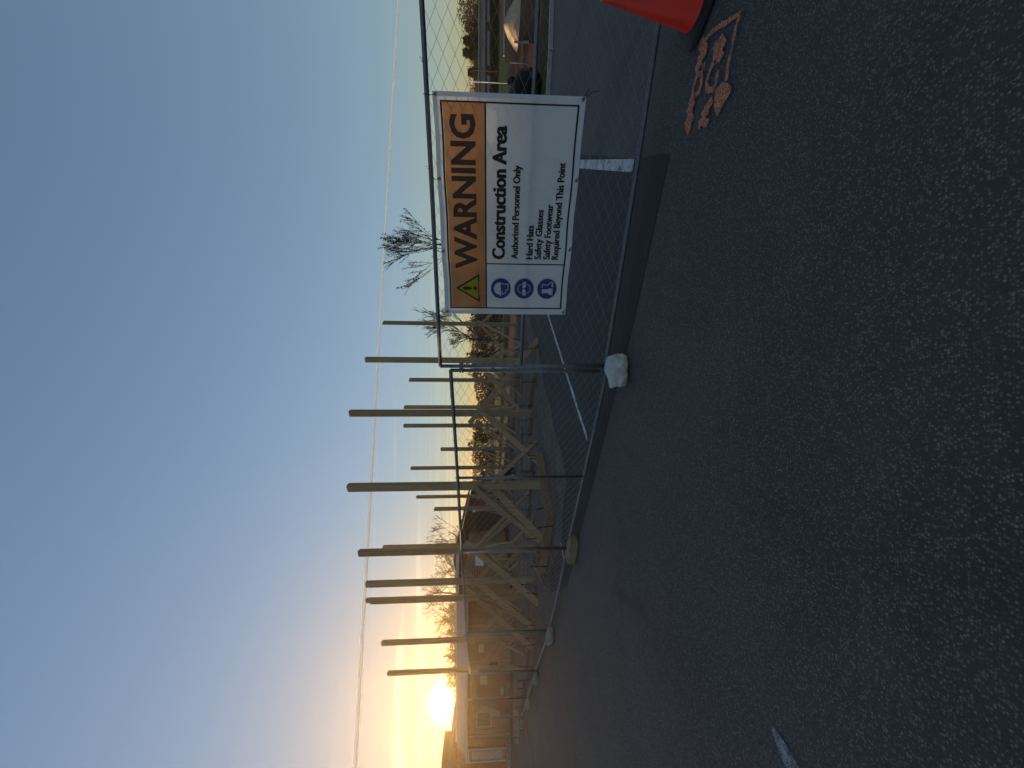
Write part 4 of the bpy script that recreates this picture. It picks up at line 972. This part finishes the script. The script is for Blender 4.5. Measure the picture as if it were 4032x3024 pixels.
bush(1890, 1545, 46, 5.5, 2.4, M['bushred'], 'low purple brown thicket between the thin rear posts', 9, 2600, .18)
bush(1880, 1710, 36, 2.4, 3.1, M['bushgreen'], 'olive green bush between two thin rear posts', 10, 1800, .15)
bush(1885, 1790, 44, 3.6, 2.7, M['bushred'], 'reddish brown bush left of the olive bush', 11, 2200, .17)
bush(1890, 1875, 44, 4.4, 2.6, M['bushbrown'], 'brown thicket behind the near corner post', 12, 2400, .18)
bush(1890, 1945, 46, 4.0, 2.7, M['bushbrown'], 'brown thicket by the right end of the gabled building', 13, 2200, .18)
# bushes beyond the field on the right
bush(1860, 20, 67, 12, 6.6, M['bushbrown'], 'tall brown thicket at the right edge above the grey building', 14, 3600, .3)
bush(1868, 92, 70, 9, 5.4, M['bushbrown'], 'brown thicket left of the tallest thicket by the grey building', 15, 3000, .3)
bush(1880, 240, 68, 6.0, 4.0, M['bushred'], 'reddish thicket between the conifers and the dark pole', 16, 1800, .25)
bush(1880, 345, 66, 8.0, 4.6, M['bushred'], 'red brown thicket at the top right corner of the banner', 17, 2400, .24)
def conifer(px, py, y, w, seed, label):
    t = aty(px, py, y); x, h = t.x, t.z; r = random.Random(seed); root = tag(empty('conifer', (x, y, 0)), label, 'tree', 'dark conifers beyond the field')
    MB().tube([(x, y, -.05), (x, y, h)], [.16, .02], 7).build('trunk', M['bark'], root); v, f = [], []
    for k in range(4200):
        u = r.random() ** .75; z = h * (.08 + .92 * u); rad = w / 2 * (1 - u) ** .85 * (.7 + .3 * math.sin(z * 9)) + .05; a = r.uniform(0, 6.283); q = rad * r.uniform(.35, 1.05)
        c = Vector((x + q * math.cos(a), y + q * math.sin(a), z - q * .25)); o_ = Vector((math.cos(a), math.sin(a), r.uniform(-.1, .45))) * .55; sd = Vector((-math.sin(a), math.cos(a), r.uniform(-.4, .4))) * .13
        b = len(v); v += [c - sd, c + sd, c + o_]; f.append((b, b + 1, b + 2))
    mesh_obj('crown', v, f, M['conifer'], root)
conifer(1826, 160, 67, 7.0, 1, 'tallest dark conifer beyond the field')
conifer(1824, 207, 66, 6.2, 2, 'dark conifer left of the tallest conifer')
conifer(1844, 285, 66, 4.2, 3, 'small dark conifer by the dark pole')
conifer(1834, 108, 69, 6.0, 4, 'dark conifer right of the tallest conifer')
def far_building():
    y = 56; a = aty(1886, 420, y); b = aty(1886, -60, y); root = tag(empty('grey_building', ((a.x + b.x) / 2, y, 0)), 'long low grey building beyond the dark hedge', 'building')
    zt = a.z; P = lambda n_, m, mt, par=None: mesh_obj(n_, m.v, m.f, mt, par or root)
    P('wall', MB().box(((a.x + b.x) / 2, y + 4, zt / 2), (b.x - a.x, 8, zt)), M['greywall'])
    P('roof', MB().box(((a.x + b.x) / 2, y + 4, zt + .05), (b.x - a.x + .6, 8.8, .2)), M['roofmetal'])
    P('window_band', MB().box(((a.x + b.x) / 2, y - .03, zt - 1.0), (b.x - a.x - 2, .08, .30)), M['dark'])
    for k, (u, w_, h_) in enumerate(((.12, 2.2, .5), (.30, 1.4, 1.6), (.47, 2.8, .5), (.66, 1.2, 1.6), (.82, 2.4, .6))):
        x = a.x + (b.x - a.x) * u; P('window', MB().box((x, y - .05, zt - 1.75 if h_ < 1 else h_ / 2), (w_, .1, h_)), M['dark'])
far_building()
hx0, hx1 = aty(1930, 420, 50).x, aty(1930, -80, 50).x
hr = tag(empty('dark_hedge', ((hx0 + hx1) / 2, 50, 0)), 'long black clipped hedge before the grey building', 'hedge')
hrr = random.Random(5)
v, f = leaf_cloud(9000, lambda: (hrr.uniform(hx0, hx1), 50 + hrr.uniform(-.8, .8), .02 + .95 * math.sqrt(hrr.random()) * (1 + .12 * math.sin(hrr.random() * 6))), .22); mesh_obj('foliage', v, f, M['hedge'], hr)
mesh_obj('core', *(lambda m: (m.v, m.f))(MB().box(((hx0 + hx1) / 2, 50, .42), (hx1 - hx0, 1.1, .84))), M['hedge'], hr)
# far treeline closing the horizon
tl = random.Random(9)
def tlf():
    x = tl.uniform(-190, 190); hh = 4.9 + 1.8 * mnoise.noise(Vector((x * .06, 0, 0))) + 1.5 * mnoise.noise(Vector((x * .3, 4, 0)))
    return (x, 118 + tl.uniform(-4, 4), max(.1, hh * tl.random() ** .6))
v, f = leaf_cloud(30000, tlf, .75); tag(mesh_obj('far_woodland', v, f, M['bushbrown']), 'brown line of far woodland on the horizon', 'woodland', kind='stuff')

# ------------------------------------------------------------------ added golden veil, stands in for lens flare around the sun
def flare_haze():
    mb = MB().box((0, 420, 3.75), (1420, 980, 9.6)); n = N('flare_veil'); t = n.t; t.nodes.remove(n.b)
    pv = t.nodes.new('ShaderNodeVolumePrincipled'); pv.inputs['Color'].default_value = (.95, .70, .36, 1); pv.inputs['Density'].default_value = HAZE; pv.inputs['Anisotropy'].default_value = HG
    t.links.new(pv.outputs[0], t.nodes['Material Output'].inputs['Volume']); tag(mb.build('flare_haze', n.m), 'added golden veil standing in for sun flare', 'flare_haze', kind='stuff')
HAZE, HG = 0.0009, 0.80
flare_haze()

# ------------------------------------------------------------------ condensation trail high in the sky
_ice = None
def contrail(e0, e1, R, label, alt=9000.0, i0=-30, i1=231, fluff=1.0):
    global _ice
    r0, r1 = ray(*e0), ray(*e1); o_ = Vector((0, 0, CAM_H)); p = o_ + r0 * (alt / r0.z); q = o_ + r1 * (alt / r1.z); d_ = q - p
    pts, rs = [], []
    for i in range(i0, i1):
        t = i / 200; pts.append(p + d_ * t + Vector((0, 0, 15 * mnoise.noise(Vector((t * 6, 1, 0))))));
        fl = max(0, 1 - t * 1.6) * fluff; rs.append(R * (1 + .75 * fl) * (1 + (.06 + .35 * fl) * mnoise.noise(Vector((t * 90, 7, 0)))) * ((p + d_ * t).length / 40000) ** .5)
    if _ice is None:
        n = N('ice_cloud', 1.0, 0.0); t = n.t; tl_ = n.new('ShaderNodeBsdfTranslucent'); tl_.inputs[0].default_value = (.84, .92, 1.0, 1); df = n.new('ShaderNodeBsdfDiffuse'); df.inputs[0].default_value = (.84, .92, 1.0, 1)  # bluish tint in the colour offsets the orange sun lamp, keeping the trail white
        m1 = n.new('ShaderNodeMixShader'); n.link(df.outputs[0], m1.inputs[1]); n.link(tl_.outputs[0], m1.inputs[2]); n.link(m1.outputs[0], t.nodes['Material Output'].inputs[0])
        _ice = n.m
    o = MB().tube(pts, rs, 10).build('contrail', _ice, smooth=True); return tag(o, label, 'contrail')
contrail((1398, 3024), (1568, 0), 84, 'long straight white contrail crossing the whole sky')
